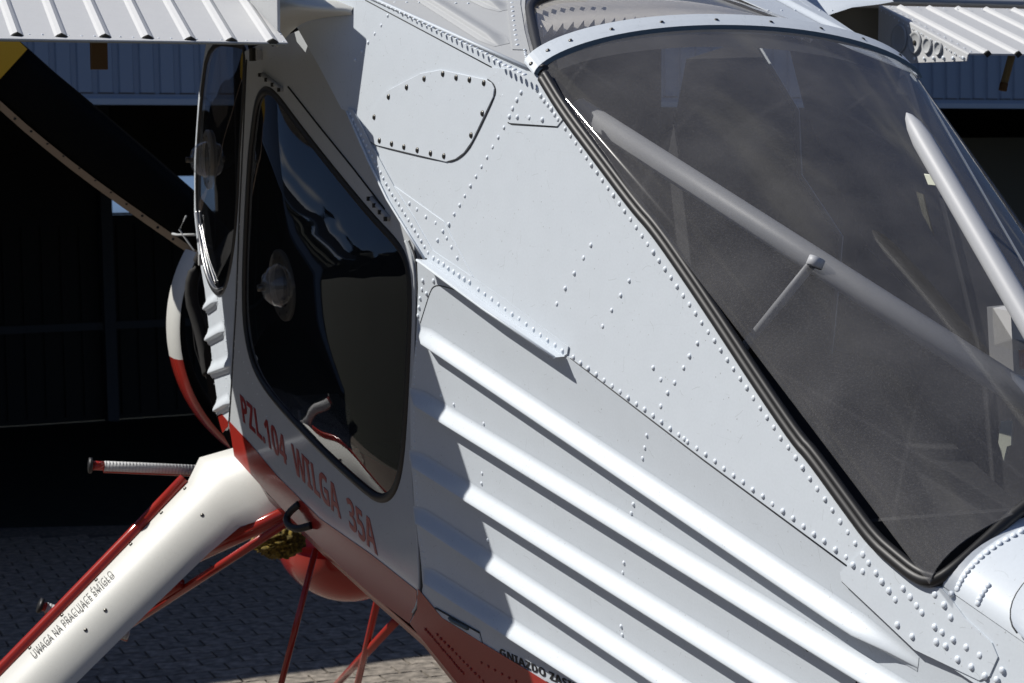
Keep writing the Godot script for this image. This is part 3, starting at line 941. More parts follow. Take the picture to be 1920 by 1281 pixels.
func build_canopy() -> void:
	var n := Vector3(0.206, 0.0934, 0.9741)
	var g := part("rear_canopy", loft(canopy_rows(0.0)), "canopy_pane")
	part("dust", loft(canopy_rows(0.0016)), "dust_film", g).set_meta("kind", "stuff")
	var sill := [A(3.1893, 0.7003, 0.3866), A(3.2645, 0.6382, 0.3766), A(3.3819, 0.558, 0.3595), A(3.4947, 0.4804, 0.3431), A(3.5523, 0.4472, 0.334), A(3.6418, 0.3815, 0.3214), A(3.7406, 0.306, 0.3078), A(3.8349, 0.2319, 0.2949), A(3.9358, 0.1558, 0.2809), A(3.964, 0.1419, 0.2763), A(4.0501, 0.0808, 0.2639), A(4.1055, 0.0423, 0.2559), A(4.1492, 0.0244, 0.2484), A(4.1915, 0.009, 0.2409), A(4.2231, 0.0079, 0.2343)]
	var foot := [A(4.243, 0.0201, 0.217), A(4.243, 0.0563, 0.166), A(4.243, 0.0885, 0.1236), A(4.243, 0.1177, 0.074), A(4.243, 0.1492, -0.0019)]
	part("rubber_seal", tube(rounded(sill + foot.map(func(v): return v + Vector3(-0.004, 0.004, 0))), 0.0088, 10), "rubber", g)
	part("seal_lip", tube(rounded(sill.map(func(v): return v + Vector3(0.005, 0.008, -0.003))), 0.0072, 8), "rubber", g)
	# metal hoop over the front of the canopy
	var rows := []
	for q in [[3.122, 0.008, 0.001], [3.125, 0.011, 0.006], [3.145, 0.010, 0.006], [3.165, 0.009, 0.005], [3.168, 0.008, 0.002], [3.168, 0.002, -0.004]]:
		rows.append(arch(q[0], 0.385 + q[1], 0.712 - (q[0] - 3.158) * 0.55, 0.086 + q[2], 45))
	var hoop := part("canopy_hoop", loft(rows, false), "white_paint")
	part("hoop_edge_shade", loft([arch(3.169, 0.394, 0.708, 0.092, 45), arch(3.172, 0.388, 0.706, 0.078, 45)], false), "teal_edge", hoop)  # shadowed lower edge of the hoop, painted in a darker colour
	var mid := arch(3.146, 0.395, 0.7186, 0.092, 45)
	for k in [2, 6, 9, 13, 17, 21, 25, 29, 33, 38, 42]:
		screws(hoop, Vector3(0.2, 0.9, cos(PI * k / 44.0)).normalized(), [mid[k]], 0.75)
	# roof window ahead of the hoop, with its pleated sun curtain
	var sr := []
	var su := []
	for i in 9:
		var t := i / 8.0
		var s := lerpf(2.62, 3.12, t)
		var w := lerpf(0.33, 0.372, t)
		sr.append(arch(s, w, 0.712 + (3.158 - s) * 0.24, 0.086))
	var sk := part("roof_window", loft(sr), "clear_pane")
	part("dust", loft(sr.map(func(r): return r.map(func(v): return v + Vector3(0, 0.0016, 0)))), "dust_film", sk).set_meta("kind", "stuff")
	part("rubber_seal", tube(rounded([A(2.7945, 0.8845, 0.139), A(2.7788, 0.8782, 0.1893), A(2.7899, 0.8663, 0.2274), A(2.7965, 0.8593, 0.25), A(2.8225, 0.847, 0.2689), A(2.8664, 0.83, 0.2846), A(2.9538, 0.7969, 0.3117), A(3.0723, 0.7523, 0.348), A(3.1711, 0.7154, 0.3763)]), 0.0095, 8), "rubber", sk)
	for i in 60:
		var l := lerpf(0.30, -0.30, i / 59.0)
		var fold := 0.014 * (1.0 if i & 1 else -1.0)
		var top := 0.075 * sqrt(1.0 - pow(l / 0.4, 2.0))
		su.append([A(2.60, 0.815 + top, l), A(2.80, 0.775 + top + fold * 0.5, l), A(2.93 + fold * 0.8 + 0.1 * (0.3 - absf(l)), 0.742 + top + fold * 0.8, l)])
	part("sun_curtain", loft(su, true), "curtain_cloth", sk)
	# flakes of old sealant on the canopy
	part("sealant_flake", sheet([A(3.6497, 0.5367, -0.1), A(3.6941, 0.534, -0.1), A(3.7409, 0.5162, -0.1), A(3.6631, 0.5188, -0.1)], 0.002), "chipped_cream", g)
	part("sealant_flake", sheet([A(3.954, 0.1736, -0.05), A(3.9825, 0.179, -0.05), A(3.9826, 0.1416, -0.05), A(3.9719, 0.1376, -0.05), A(3.9645, 0.1156, -0.05), A(3.9497, 0.1408, -0.05)], 0.002), "chipped_cream", g)


func boom_half(s: float, u: float) -> float:
	return maxf((1.0949 - 0.206 * minf(s, 4.75) - 0.0934 * u) / 0.974, 0.1)


func build_tail_boom() -> void:
	var rows := []
	for i in 20:
		var s := lerpf(4.238, 7.6, i / 19.0)
		var base := 0.004 - (s - 4.245) * 0.30 if s < 4.8 else -0.1625 - (s - 4.8) * 0.06
		rows.append(arch(s, boom_half(s, base), base, minf(0.094, boom_half(s, base) * 0.45), 33, 2.2))
	var b := part("tail_boom", loft(rows), "white_paint")
	var shell := []
	for i in 12:
		var s := lerpf(4.335, 7.0, pow(i / 11.0, 1.5))
		var base := 0.004 - (s - 4.245) * 0.30 if s < 4.8 else -0.1625 - (s - 4.8) * 0.06
		var a := arch(s, boom_half(s, base) + 0.002, base, minf(0.094, boom_half(s, base) * 0.45) + 0.002, 33, 2.2)
		for k in 33:
			a[k] += Vector3(0.05 * pow(absf(k - 16) / 16.0, 4.0) * (1.0 if i == 0 else 0.0), 0, 0)
		shell.append(a)
	var bp := part("boom_top_panel", loft(shell), "white_paint", b)
	part("panel_gap", tube(shell[0].map(func(v): return v + Vector3(-0.001, -0.001, 0)), 0.0013, 5), "seam_shade", b)
	for q in [[4.262, 1], [4.300, 1]]:
		var base: float = 0.004 - (q[0] - 4.245) * 0.30
		var a := arch(q[0], boom_half(q[0], base), base, 0.094, 49, 2.2)
		for k in range(2, 24):
			if q[0] < 4.29 or k < 7:
				rivets.append([b, a[k], Vector3(0.25, sin(PI * k / 48.0), cos(PI * k / 48.0)).normalized(), 1.15, "rivet_paint"])
	heads(bp, Vector3(0.2, 0.9, 0.4).normalized(), [shell[3][6], shell[4][9]], 1.0)
	var un := []
	for i in 20:
		var s := lerpf(4.1, 7.6, i / 19.0)
		var top := 0.004 - (s - 4.245) * 0.30 if s < 4.8 else -0.1625 - (s - 4.8) * 0.06
		var w := boom_half(s, top) - 0.006
		un.append([A(s, top, w), A(s, top - 0.3, w * 0.95), A(s, -0.62 + (s - 4.1) * 0.08, w * 0.6), A(s, -0.62 + (s - 4.1) * 0.08, -w * 0.6), A(s, top - 0.3, -w * 0.95), A(s, top, -w)])
	part("boom_underside", loft(un, true), "white_paint", b)


# ---------------------------------------------------------------- door

func ring_vent(host: Node3D, c: Vector3, n: Vector3, r: float) -> void:
	var x := n.cross(Vector3.UP).normalized()
	var y := x.cross(n)
	var circle := func(rad: float, lift: float) -> Array:
		var res := []
		for k in 40:
			res.append(c + (x * cos(TAU * k / 40) + y * sin(TAU * k / 40)) * rad + n * lift)
		return res
	var v := part("vent_ring", loft([circle.call(r, 0.0), circle.call(r, 0.006), circle.call(r * 0.94, 0.009), circle.call(r * 0.66, 0.009), circle.call(r * 0.60, 0.005)], true, true), "vent_plastic", host)
	part("vent_bowl", loft([circle.call(r * 0.62, 0.006), circle.call(r * 0.60, 0.014), circle.call(r * 0.52, 0.030), circle.call(r * 0.36, 0.044), circle.call(r * 0.18, 0.050), circle.call(0.0004, 0.052)], true, true), "vent_clear", host)
	part("vent_knob", tube([c + n * 0.044, c + n * 0.062], 0.008, 10), "screw_metal", host)
	for k in 8:
		var o := part("vent_screw", screw_mesh, "screw_metal", host)
		o.transform = Transform3D(frame_on(n).scaled(Vector3.ONE * 0.7), c + (x * cos(TAU * k / 8 + 0.3) + y * sin(TAU * k / 8 + 0.3)) * r * 0.82 + n * 0.009)


func build_door() -> void:
	mat("vent_plastic", lin(0.30, 0.28, 0.24, 0.55), 0.3).transparency = BaseMaterial3D.TRANSPARENCY_ALPHA
	mat("vent_clear", lin(0.5, 0.5, 0.5, 0.16), 0.05).transparency = BaseMaterial3D.TRANSPARENCY_ALPHA
	var n := Vector3(0.081, -0.0629, 0.9947)
	var glass := rounded([A(1.7854, 0.6213, 0.5784), A(1.8242, 0.6773, 0.5788), A(1.8714, 0.705, 0.5766), A(1.9239, 0.7087, 0.5726), A(1.9923, 0.6879, 0.5657), A(2.1186, 0.6242, 0.5514), A(2.3077, 0.5354, 0.5304), A(2.5407, 0.4327, 0.5049), A(2.6774, 0.3825, 0.4906), A(2.7154, 0.3443, 0.4851), A(2.7151, 0.2809, 0.4811), A(2.6735, 0.1274, 0.4748), A(2.6217, -0.0317, 0.469), A(2.5822, -0.1043, 0.4676), A(2.5297, -0.1464, 0.4692), A(2.4652, -0.1651, 0.4733), A(2.3933, -0.1631, 0.4793), A(2.0993, -0.1096, 0.5066), A(1.8105, -0.0388, 0.5346), A(1.6659, 0.0143, 0.5497), A(1.605, 0.0802, 0.5589), A(1.5939, 0.1729, 0.5656), A(1.6524, 0.3486, 0.572), A(1.7369, 0.5451, 0.5775)], true, 2)
	var outer := [A(1.7565, 0.8007, 0.5921), A(1.8372, 0.8098, 0.5861), A(2.2196, 0.835, 0.5565), A(2.3469, 0.7506, 0.5408), A(2.4499, 0.6573, 0.5265), A(2.4992, 0.5935, 0.5185), A(2.5587, 0.5255, 0.5093), A(2.6846, 0.4527, 0.4945), A(2.7523, 0.3966, 0.4854), A(2.7479, 0.3253, 0.4813), A(2.7147, 0.1852, 0.4751), A(2.6691, 0.0403, 0.4697), A(2.6537, -0.093, 0.4625), A(2.6554, -0.2917, 0.4498), A(2.6308, -0.3662, 0.4471), A(2.5857, -0.4079, 0.4481), A(2.5093, -0.402, 0.4547), A(2.3804, -0.3924, 0.4658), A(2.1857, -0.3672, 0.4833), A(1.9027, -0.3208, 0.5093), A(1.6701, -0.2772, 0.531), A(1.418, -0.2237, 0.5549), A(1.3843, -0.1397, 0.5629), A(1.4438, -0.0042, 0.5667), A(1.5285, 0.1949, 0.5723), A(1.6055, 0.3861, 0.5782), A(1.6898, 0.609, 0.5854)]
	var d := part("cabin_door", skin_with_hole(outer, glass, 0.012), "glossy_white_paint")
	var w := part("door_window", pane(glass, 0.055, -0.004), "window_pane", d)
	part("rubber_seal", tube(glass.map(func(v): return v - n * 0.001), 0.0105, 8, true, 0.55, n), "rubber", d)
	ring_vent(d, A(2.0292, 0.2655, 0.536) + n * 0.034, (n + Vector3(0, -0.02, 0)).normalized(), 0.083)
	# raised leaf edge and the gap behind it
	part("door_edge", tube(rounded([A(2.7135, 0.3947, 0.4905), A(2.7445, 0.3668, 0.4862), A(2.7517, 0.3149, 0.4823), A(2.7291, 0.2183, 0.478), A(2.6934, 0.0648, 0.4712), A(2.6714, -0.0904, 0.4632), A(2.6688, -0.2007, 0.4565), A(2.6624, -0.3016, 0.4506), A(2.6483, -0.3491, 0.4488), A(2.6147, -0.3766, 0.4498)]), 0.0032, 6), "glossy_white_paint", d)
	part("door_gap", tube(rounded([A(2.7302, 0.3955, 0.4881), A(2.7606, 0.3656, 0.4838), A(2.7654, 0.3158, 0.4802), A(2.7402, 0.2193, 0.4762), A(2.7019, 0.0659, 0.4696), A(2.68, -0.089, 0.4616), A(2.6804, -0.1985, 0.4547), A(2.676, -0.3042, 0.4483), A(2.6555, -0.3564, 0.4467), A(2.6134, -0.3836, 0.4484)]), 0.003, 5), "seam_shade", d)
	part("front_gap", tube([A(1.781, 0.7821, 0.5899), A(1.7111, 0.6089, 0.5846), A(1.6189, 0.3866, 0.5781), A(1.5469, 0.1962, 0.5719), A(1.4581, -0.0027, 0.5666), A(1.3941, -0.1385, 0.5632)], 0.0022, 5), "seam_shade", d)
	row(d, n, [A(1.6188, 0.3866, 0.5771), A(1.5468, 0.1962, 0.5709), A(1.458, -0.0027, 0.5656), A(1.394, -0.1385, 0.5622)], 34, 0.55)
	part("red_sill", sheet([A(1.3907, -0.1333, 0.5628), A(1.5673, -0.1705, 0.5461), A(1.7667, -0.2218, 0.5266), A(2.063, -0.2759, 0.4991), A(2.3986, -0.2991, 0.4703), A(2.6438, -0.3253, 0.4486), A(2.6308, -0.3662, 0.4471), A(2.5859, -0.4067, 0.4482), A(2.5096, -0.4008, 0.4548), A(2.3807, -0.3912, 0.4659), A(2.186, -0.3659, 0.4833), A(1.9027, -0.3208, 0.5093), A(1.6701, -0.2772, 0.531), A(1.418, -0.2237, 0.5549)], 0.0005, 0.0016), "red_paint", d)
	lettering("PZL.104  WILGA  35A", "Droid Sans", 800, A(1.5221, -0.1218, 0.5529), A(2.4279, -0.2946, 0.4682), A(1.5095, -0.0492, 0.5585) - A(1.5221, -0.1218, 0.5529), "letter_red", d, "lettering")
	row(d, n, [A(1.4992, 0.0838, 0.5677), A(1.7184, -0.0804, 0.5395)], 8, 0.5)
	row(d, n, [A(1.5608, -0.1961, 0.545), A(1.915, -0.267, 0.5117)], 10, 0.7, "red_paint")
	# hinge line above the window: grime, hinge plates and knuckles
	part("hinge_line", tube([A(2.0693, 0.7113, 0.5619), A(2.2586, 0.621, 0.5408), A(2.4383, 0.538, 0.5209), A(2.6103, 0.4545, 0.5016)], 0.0022, 5), "grime_and_shade", d)
	for q in [[A(1.9012, 0.7433, 0.5807), A(2.0311, 0.7061, 0.5677)], [A(2.5491, 0.4741, 0.5109), A(2.6361, 0.4359, 0.5014)]]:
		var hp := part("hinge", tube([q[0], q[1]], 0.006, 8), "weathered_paint", d)
		for k in 4:
			part("hinge_bolt", boxed(q[0].lerp(q[1], k / 3.0) + n * 0.007, Vector3(0.006, 0.009, 0.006)), "grime_and_shade", hp)
	part("lock_block", boxed(A(1.8924, 0.7892, 0.5803) + n * 0.006, Vector3(0.014, 0.022, 0.012)), "shaded_white", d)
	part("lock_recess", boxed(A(1.8369, 0.7925, 0.585) + n * 0.003, Vector3(0.03, 0.03, 0.010)), "grime_and_shade", d)
	part("grab_handle", tube(rounded([A(1.9232, -0.2657, 0.5131), A(1.8956, -0.2942, 0.5367), A(1.9149, -0.3146, 0.5408), A(1.9753, -0.3165, 0.5338), A(2.0059, -0.3027, 0.506)], false, 2), 0.009, 8), "rubber", d)
	# wing root fillet that runs out on the upper skin
	var nc := Vector3(0.206, 0.0934, 0.9741)
	var top := [A(2.34, 0.880, 0.648), A(2.39, 0.870, 0.632), A(2.44, 0.859, 0.58), A(2.4637, 0.8559, 0.5251)]
	var bot := [A(2.1242, 0.7952, 0.6006), A(2.2242, 0.8438, 0.5748), A(2.3419, 0.8502, 0.5493), A(2.4645, 0.8491, 0.5235)]
	top = rounded(top, false, 2)
	bot = rounded(bot, false, 2)
	var fr := []
	for i in top.size():
		var t: Vector3 = top[i]
		var u: Vector3 = bot[i]
		var fat := 0.03 * (1.0 - float(i) / (top.size() - 1))
		fr.append([t + Vector3(-0.22, 0.07, -0.12), t + Vector3(0, 0.008, -0.004), t, t.lerp(u, 0.3) + nc * fat * 0.6, t.lerp(u, 0.7) + nc * fat * 0.2, u])
	part("root_fairing", loft(fr), "cream_paint")
	part("shading_hinge_arm", sheet([A(2.15, 0.892, 0.665), A(2.25, 0.864, 0.667), A(2.425, 0.816, 0.672), A(2.43, 0.99, 0.672), A(2.15, 1.05, 0.665)], 0.006), "weathered_paint")  # hinge arm with its plate extended upward, added to shade the upper skin


# ---------------------------------------------------------------- nose

func build_nose() -> void:
	var n := Vector3(-0.0442, -0.0096, 0.999)
	var glass := rounded([A(1.2422, 0.8468, 0.566), A(1.0953, 0.7109, 0.5581), A(0.991, 0.5378, 0.5519), A(0.9645, 0.3899, 0.5493), A(1.0213, 0.2891, 0.5508), A(1.1175, 0.2145, 0.5543), A(1.2521, 0.1852, 0.56), A(1.371, 0.1996, 0.5654), A(1.4851, 0.2663, 0.5711), A(1.5873, 0.3854, 0.5768), A(1.6553, 0.5443, 0.5813), A(1.7371, 0.7105, 0.5866), A(1.771, 0.8001, 0.5889), A(1.7313, 0.8194, 0.5874)], true, 2)
	var outer := [A(1.2102, 0.8622, 0.5647), A(1.0407, 0.7121, 0.5557), A(0.9341, 0.5373, 0.5493), A(0.907, 0.3879, 0.5467), A(0.9553, 0.2856, 0.5478), A(1.0576, 0.1811, 0.5514), A(1.1118, 0.0757, 0.5528), A(1.164, -0.0356, 0.554), A(1.2353, -0.1283, 0.5563), A(1.295, -0.1776, 0.5584), A(1.3831, -0.1399, 0.5627), A(1.4439, -0.0042, 0.5667), A(1.5286, 0.1949, 0.5724), A(1.6024, 0.386, 0.5775), A(1.6793, 0.609, 0.583), A(1.7525, 0.8185, 0.5883)]
	var p := part("nose_side_skin", skin_with_hole(outer, glass, 0.01), "white_paint")
	part("windscreen", pane(glass, 0.012, 0.001), "window_pane", p)
	part("rubber_seal", tube(glass.map(func(v): return v + n * 0.001), 0.007, 8, true, 0.7, n), "rubber", p)
	ring_vent(p, A(1.2681, 0.5419, 0.5642) + n * 0.012, n, 0.078)
	part("screen_rim", tube(rounded([A(0.9751, 0.3977, 0.5538), A(1.0398, 0.29, 0.5556), A(1.136, 0.22, 0.5592), A(1.2533, 0.1938, 0.5642), A(1.389, 0.2119, 0.5703)]), 0.004, 6), "bare_metal", p)
	part("screen_rim", tube(rounded([A(1.0341, 0.363, 0.5581), A(1.1463, 0.2813, 0.5623), A(1.2741, 0.2179, 0.5673)]), 0.003, 6), "bare_metal", p)
	part("clip", boxed(A(1.0448, 0.2654, 0.5516) + n * 0.008, Vector3(0.014, 0.03, 0.01)), "shaded_white", p)
	var a := [A(1.0676, 0.1334, 0.5513), A(1.0804, 0.0493, 0.5511), A(1.1197, -0.0362, 0.552), A(1.1919, -0.1311, 0.5543)]
	var b := [A(1.2669, 0.1722, 0.5606), A(1.3637, 0.1015, 0.5642), A(1.4476, 0.0197, 0.5671), A(1.4163, -0.081, 0.5647)]
	for i in 4:
		bead_on(p, a[i], b[i], n, 0.045, 0.014, "white_paint", "gill", 0.03)
	row(p, n, [A(1.2588, 0.1744, 0.5602), A(1.3962, 0.1017, 0.5656), A(1.4514, 0.0449, 0.5675)], 22, 0.5)
	row(p, n, [A(1.1196, 0.0691, 0.553), A(1.1769, -0.0632, 0.5543)], 9, 0.5)
	row(p, n, [A(1.3836, 0.0727, 0.5648), A(1.357, -0.0983, 0.5619)], 8, 0.6)
	part("red_stripe", sheet([A(1.1844, -0.1233, 0.554), A(1.3835, -0.137, 0.5627), A(1.3813, -0.1514, 0.5625), A(1.2945, -0.1806, 0.5584)], 0.001, 0.0016), "red_paint", p)
	# windscreen front and cowl top, dark inside
	var front := [A(1.2102, 0.8622, 0.5647), A(0.9341, 0.5373, 0.5493), A(1.0576, 0.1811, 0.5514)]
	part("windscreen_front", loft([front, front.map(func(v): return v + Vector3(-0.10, -0.02, -0.10)), front.map(func(v): return v + Vector3(-0.16, -0.03, -0.5)), front.map(func(v): return Vector3(v.x - 0.10, v.y - 0.02, 0.10 - v.z)), mirror(front)]), "window_pane", p)
	# probe on the windscreen edge
	part("probe", tube([A(0.9728, 0.331, 0.5491) + n * 0.01, A(0.7769, 0.3221, 0.5403) + n * 0.03, A(0.6849, 0.321, 0.5362) + n * 0.03], 0.004, 6), "weathered_paint", p)
	part("probe", tube([A(0.9457, 0.2851, 0.5474) + n * 0.01, A(0.82, 0.3393, 0.5424) + n * 0.03, A(0.8862, 0.3797, 0.5457) + n * 0.02], 0.003, 6), "weathered_paint", p)
	# cowl ring: white above, red below, dark engine inside
	for half in 2:
		var rows := []
		for q in [[0.345, 0.486], [0.335, 0.494], [0.28, 0.502], [0.20, 0.501], [0.12, 0.48], [0.08, 0.44]]:
			var rw := []
			for k in 49:
				var w0: float = -0.18 if half == 0 else PI + 0.18
				var w1: float = 0.52 if half == 0 else TAU - 0.18
				var w := lerpf(w0, w1, k / 48.0)
				rw.append(A(q[0], q[1] * sin(w), q[1] * cos(w)))
			rows.append(rw)
		part("cowl_ring", loft(rows), "cream_paint" if half == 0 else "red_paint")
	var liner := []
	for q in [[0.345, 0.485], [0.33, 0.478], [0.12, 0.425], [0.08, 0.44]]:
		var rw := []
		for k in 49:
			rw.append(A(q[0], q[1] * sin(lerpf(-PI - 0.3, 0.52, k / 48.0)), q[1] * cos(lerpf(-PI - 0.3, 0.52, k / 48.0))))
		liner.append(rw)
	part("cowl_liner", loft(liner), "engine_black")
	var eng := []
	for q in [[0.1, 0.01], [0.1, 0.40], [1.05, 0.46], [1.05, 0.01]]:
		var rw := []
		for k in 32:
			rw.append(A(q[0], q[1] * sin(TAU * k / 32), q[1] * cos(TAU * k / 32)))
		eng.append(rw)
	part("engine", loft(eng, true, true), "engine_black")
	part("exhaust_pipe", tube(rounded([A(0.6, 0.28, 0.45), A(0.55, 0.15, 0.50), A(0.6, 0.02, 0.47), A(0.65, -0.1, 0.46)]), 0.02, 8), "engine_black")
	var bulk := []
	for q in [[1.02, 0.55], [1.02, 0.01]]:
		var rw := []
		for k in 32:
			rw.append(A(q[0], q[1] * sin(TAU * k / 32), q[1] * cos(TAU * k / 32)))
		bulk.append(rw)
	part("firewall", loft(bulk, true, true), "engine_black")
	# propeller: two blades with yellow tips and a metal leading strip
	part("propeller_hub", tube([A(-0.12, 0, 0), A(0.08, 0, 0)], 0.11, 20), "engine_black")
	for side in 2:
		var hub := A(0, 0, 0)
		var turned := func(v: Vector3) -> Vector3: return v if side == 0 else Vector3(v.x, 2 * hub.y - v.y, -v.z)
		var up := [A(0, 0.9532, 0.9658), A(0, 0.8848, 0.886), A(0, 0.8107, 0.8054), A(0, 0.6853, 0.6577), A(0, 0.5556, 0.507), A(0, 0.4267, 0.3619), A(0, 0.2101, 0.1795)].map(turned)
		var low := [A(0, 0.7802, 1.068), A(0, 0.6895, 0.9732), A(0, 0.6009, 0.8771), A(0, 0.4786, 0.73), A(0, 0.3534, 0.5629), A(0, 0.2235, 0.3833), A(0, 0.0215, 0.0922)].map(turned)
		var rows := []
		for i in 7:
			var e: Vector3 = up[i]
			var f: Vector3 = low[i]
			var mid := (e + f) * 0.5
			var th := lerpf(0.008, 0.03, i / 6.0)
			rows.append([e, mid.lerp(e, 0.5) + Vector3(th, 0, 0), mid + Vector3(th * 1.3, 0, 0), mid.lerp(f, 0.6) + Vector3(th, 0, 0), f, mid + Vector3(-th * 0.5, 0, 0), e])
		var bl := part("propeller_blade", loft(rows), "black_paint")
		var strip := rounded(low, false, 1)
		var srow := []
		for v in strip:
			var inward: Vector3 = ((up[3] as Vector3) - (low[3] as Vector3)).normalized()
			srow.append([v - inward * 0.002 + Vector3(-0.003, 0, 0), v - inward * 0.003 + Vector3(0.004, 0, 0), v + inward * 0.020 + Vector3(0.015, 0, 0)])
		part("erosion_strip", loft(srow, false), "strip_metal", bl)
		for i in 13:
			var t := i / 12.0
			var v: Vector3 = (low[1] as Vector3).lerp(low[5], t)
			var o := part("strip_screw", screw_mesh, "grime_and_shade", bl)
			o.transform = Transform3D(frame_on(Vector3(0.8, 0.4, 0.3).normalized()).scaled(Vector3.ONE * 0.8), v + Vector3(0.012, 0.009, 0.006))
		var tip := [A(0.03, 1.0084, 1.08), A(0.03, 0.9121, 0.9702), A(0.03, 0.9095, 0.9215), A(0.03, 0.8769, 0.8881), A(0.03, 0.7834, 0.9738), A(0.03, 0.7465, 1.0717), A(0.03, 0.8278, 1.1491)].map(turned)
		part("yellow_tip", sheet(tip, 0.02, 0.0, Vector3(1, 0, 0)), "yellow_paint", bl)


# ---------------------------------------------------------------- wings

func build_wings() -> void:
	var up := Vector3(0.25, 1, 0)
	var n := Vector3(0.2684, 0.9633, 0)
	var te := A(2.501, 0.7887, 0.6688)
	var fl := [A(2.501, 0.7887, 0.6688), A(2.1, 0.9004, 0.6334), A(1.708, 1.0097, 0.5984)]
	var span := 2.4
	var out := [fl[0] + Vector3(0, 0, span), fl[2] + Vector3(0, 0, span)]
	var f := part("port_flap", sheet([fl[0], fl[1], fl[2], out[1], out[0]], 0.004, 0.0, up), "flap_paint")
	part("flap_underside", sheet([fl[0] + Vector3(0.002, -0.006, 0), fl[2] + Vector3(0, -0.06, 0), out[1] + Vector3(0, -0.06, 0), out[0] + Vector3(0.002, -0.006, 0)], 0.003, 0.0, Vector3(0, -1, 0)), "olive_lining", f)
	part("flap_end_rib", sheet([fl[0], fl[2], fl[2] + Vector3(0, -0.06, 0), fl[0] + Vector3(0, -0.006, 0)], 0.002, 0.0, Vector3(0, 0, -1)), "weathered_paint", f)
	var b0 := [A(2.4984, 0.7895, 0.7), A(2.4944, 0.7906, 0.783), A(2.4904, 0.7917, 0.8649), A(2.4822, 0.794, 0.9482), A(2.4785, 0.795, 1.0313), A(2.4796, 0.7947, 1.116), A(2.4763, 0.7956, 1.1999)]
	var b1 := [A(2.1033, 0.8995, 0.6665), A(2.1118, 0.8972, 0.7512), A(2.1205, 0.8947, 0.838), A(2.1291, 0.8924, 0.9233), A(2.1378, 0.8899, 1.0106), A(2.1465, 0.8875, 1.0974), A(2.1555, 0.885, 1.187)]
	for i in 14:
		var p0: Vector3 = b0[i] if i < 7 else b0[6] + (b0[6] - b0[5]) * (i - 6)
		var p1: Vector3 = b1[i] if i < 7 else b1[6] + (b1[6] - b1[5]) * (i - 6)
		var far := p0 + (p1 - p0) * 1.7
		var rows := []
		var acr := (p1 - p0).normalized().cross(n).normalized()
		for w in [0.0, 0.3, 0.6, 1.0]:
			var c := p0.lerp(far, w)
			rows.append([c - acr * 0.013, c - acr * 0.008 + n * 0.004, c + n * 0.008, c + acr * 0.008 + n * 0.004, c + acr * 0.013])
		part("bead", loft(rows, false), "flap_paint", f)
		var dm := [p0 + n * 0.008, p0 + acr * 0.011, p0 - n * 0.009, p0 - acr * 0.011].map(func(v): return v + Vector3(0.004, -0.001, 0))
		part("bead_end_shade", sheet(dm, 0.003, 0.0, Vector3(1, 0, 0)), "grime_and_shade", f)  # dark diamond painted as the shade inside the open bead
	row(f, n, [A(2.4924, 0.7911, 0.6765), A(2.4629, 0.7993, 1.2003)], 22, 0.6)
	row(f, n, [A(2.112, 0.8971, 0.6447), A(2.4828, 0.7938, 0.6697)], 8, 0.6)
	# wing above and ahead of the flap
	for side in [1, -1]:
		var sec := [[0.95, 0.93], [1.0, 1.0], [1.15, 1.06], [1.4, 1.085], [1.7, 1.065], [2.02, 0.955], [2.085, 0.932], [2.06, 0.922], [1.7, 0.93], [1.3, 0.90], [1.0, 0.90], [0.95, 0.93]]
		var rows := []
		for l in [0.56 if side > 0 else 0.5, 1.6, 3.2]:
			rows.append(sec.map(func(q): return A(q[0], q[1], l * side)))
		part("port_wing" if side > 0 else "starboard_wing", loft(rows), "weathered_paint")
	part("flap_bracket", boxed(A(2, 0.7861, 0.9705), Vector3(0.03, 0.075, 0.034)), "brown_strap", f)
	# starboard flap with its end rib
	var un := Vector3(0.26, 0.965, 0).normalized()
	var r0 := A(2.5, 0.787, -0.934)
	var rt := A(2.1, 0.9208, -0.9878)
	var rl := r0.z
	var rf := rt.y
	var sf := part("starboard_flap", sheet([r0, A(2.1, rf - 1.74, rl), A(2.1, rf - 1.74, -2.6), A(2.5, 0.787, -2.6)], 0.004, 0.0, up), "flap_paint")
	var pitch := 0.083
	for i in 9:
		var l := rl - 0.05 - pitch * i
		var p0 := A(2.5, 0.787, l)
		var p1 := A(2.1, rf - 1.74, l)
		var rows := []
		for w in [0.0, 0.5, 0.96]:
			var c := p0.lerp(p1, w)
			rows.append([c + Vector3(0, 0, -0.011), c + Vector3(0, 0, -0.006) + un * 0.005, c + un * 0.008, c + Vector3(0, 0, 0.006) + un * 0.005, c + Vector3(0, 0, 0.011)])
		part("bead", loft(rows, false), "flap_paint", sf)
		part("bead_end_shade", sheet([p0 + un * 0.008, p0 + Vector3(0, 0, 0.010), p0 - un * 0.009, p0 - Vector3(0, 0, 0.010)].map(func(v): return v + Vector3(0.004, -0.001, 0)), 0.003, 0.0, Vector3(1, 0, 0)), "grime_and_shade", sf)  # open end of the bead, its inner shade painted dark
	row(sf, un, [A(2.13, rf - 1.745, rl - 0.02), A(2.13, rf - 1.745, rl - 0.5)], 14, 0.6)
	row(sf, un, [A(2.13, rf - 1.745, rl - 0.012), A(2.49, 0.792, rl - 0.012)], 14, 0.6)
	# end rib with lightening dimples
	var ribpts := [A(2.1, rf - 1.742, rl + 0.002), r0 + Vector3(0, -0.002, 0.002), r0 + Vector3(-0.006, -0.018, 0.002), A(2.1, rf - 1.74 - 0.145, rl + 0.002)]
	var rib := part("end_rib", sheet(ribpts, 0.003, 0.0, Vector3(0.2, 0, 1)), "flap_paint", sf)
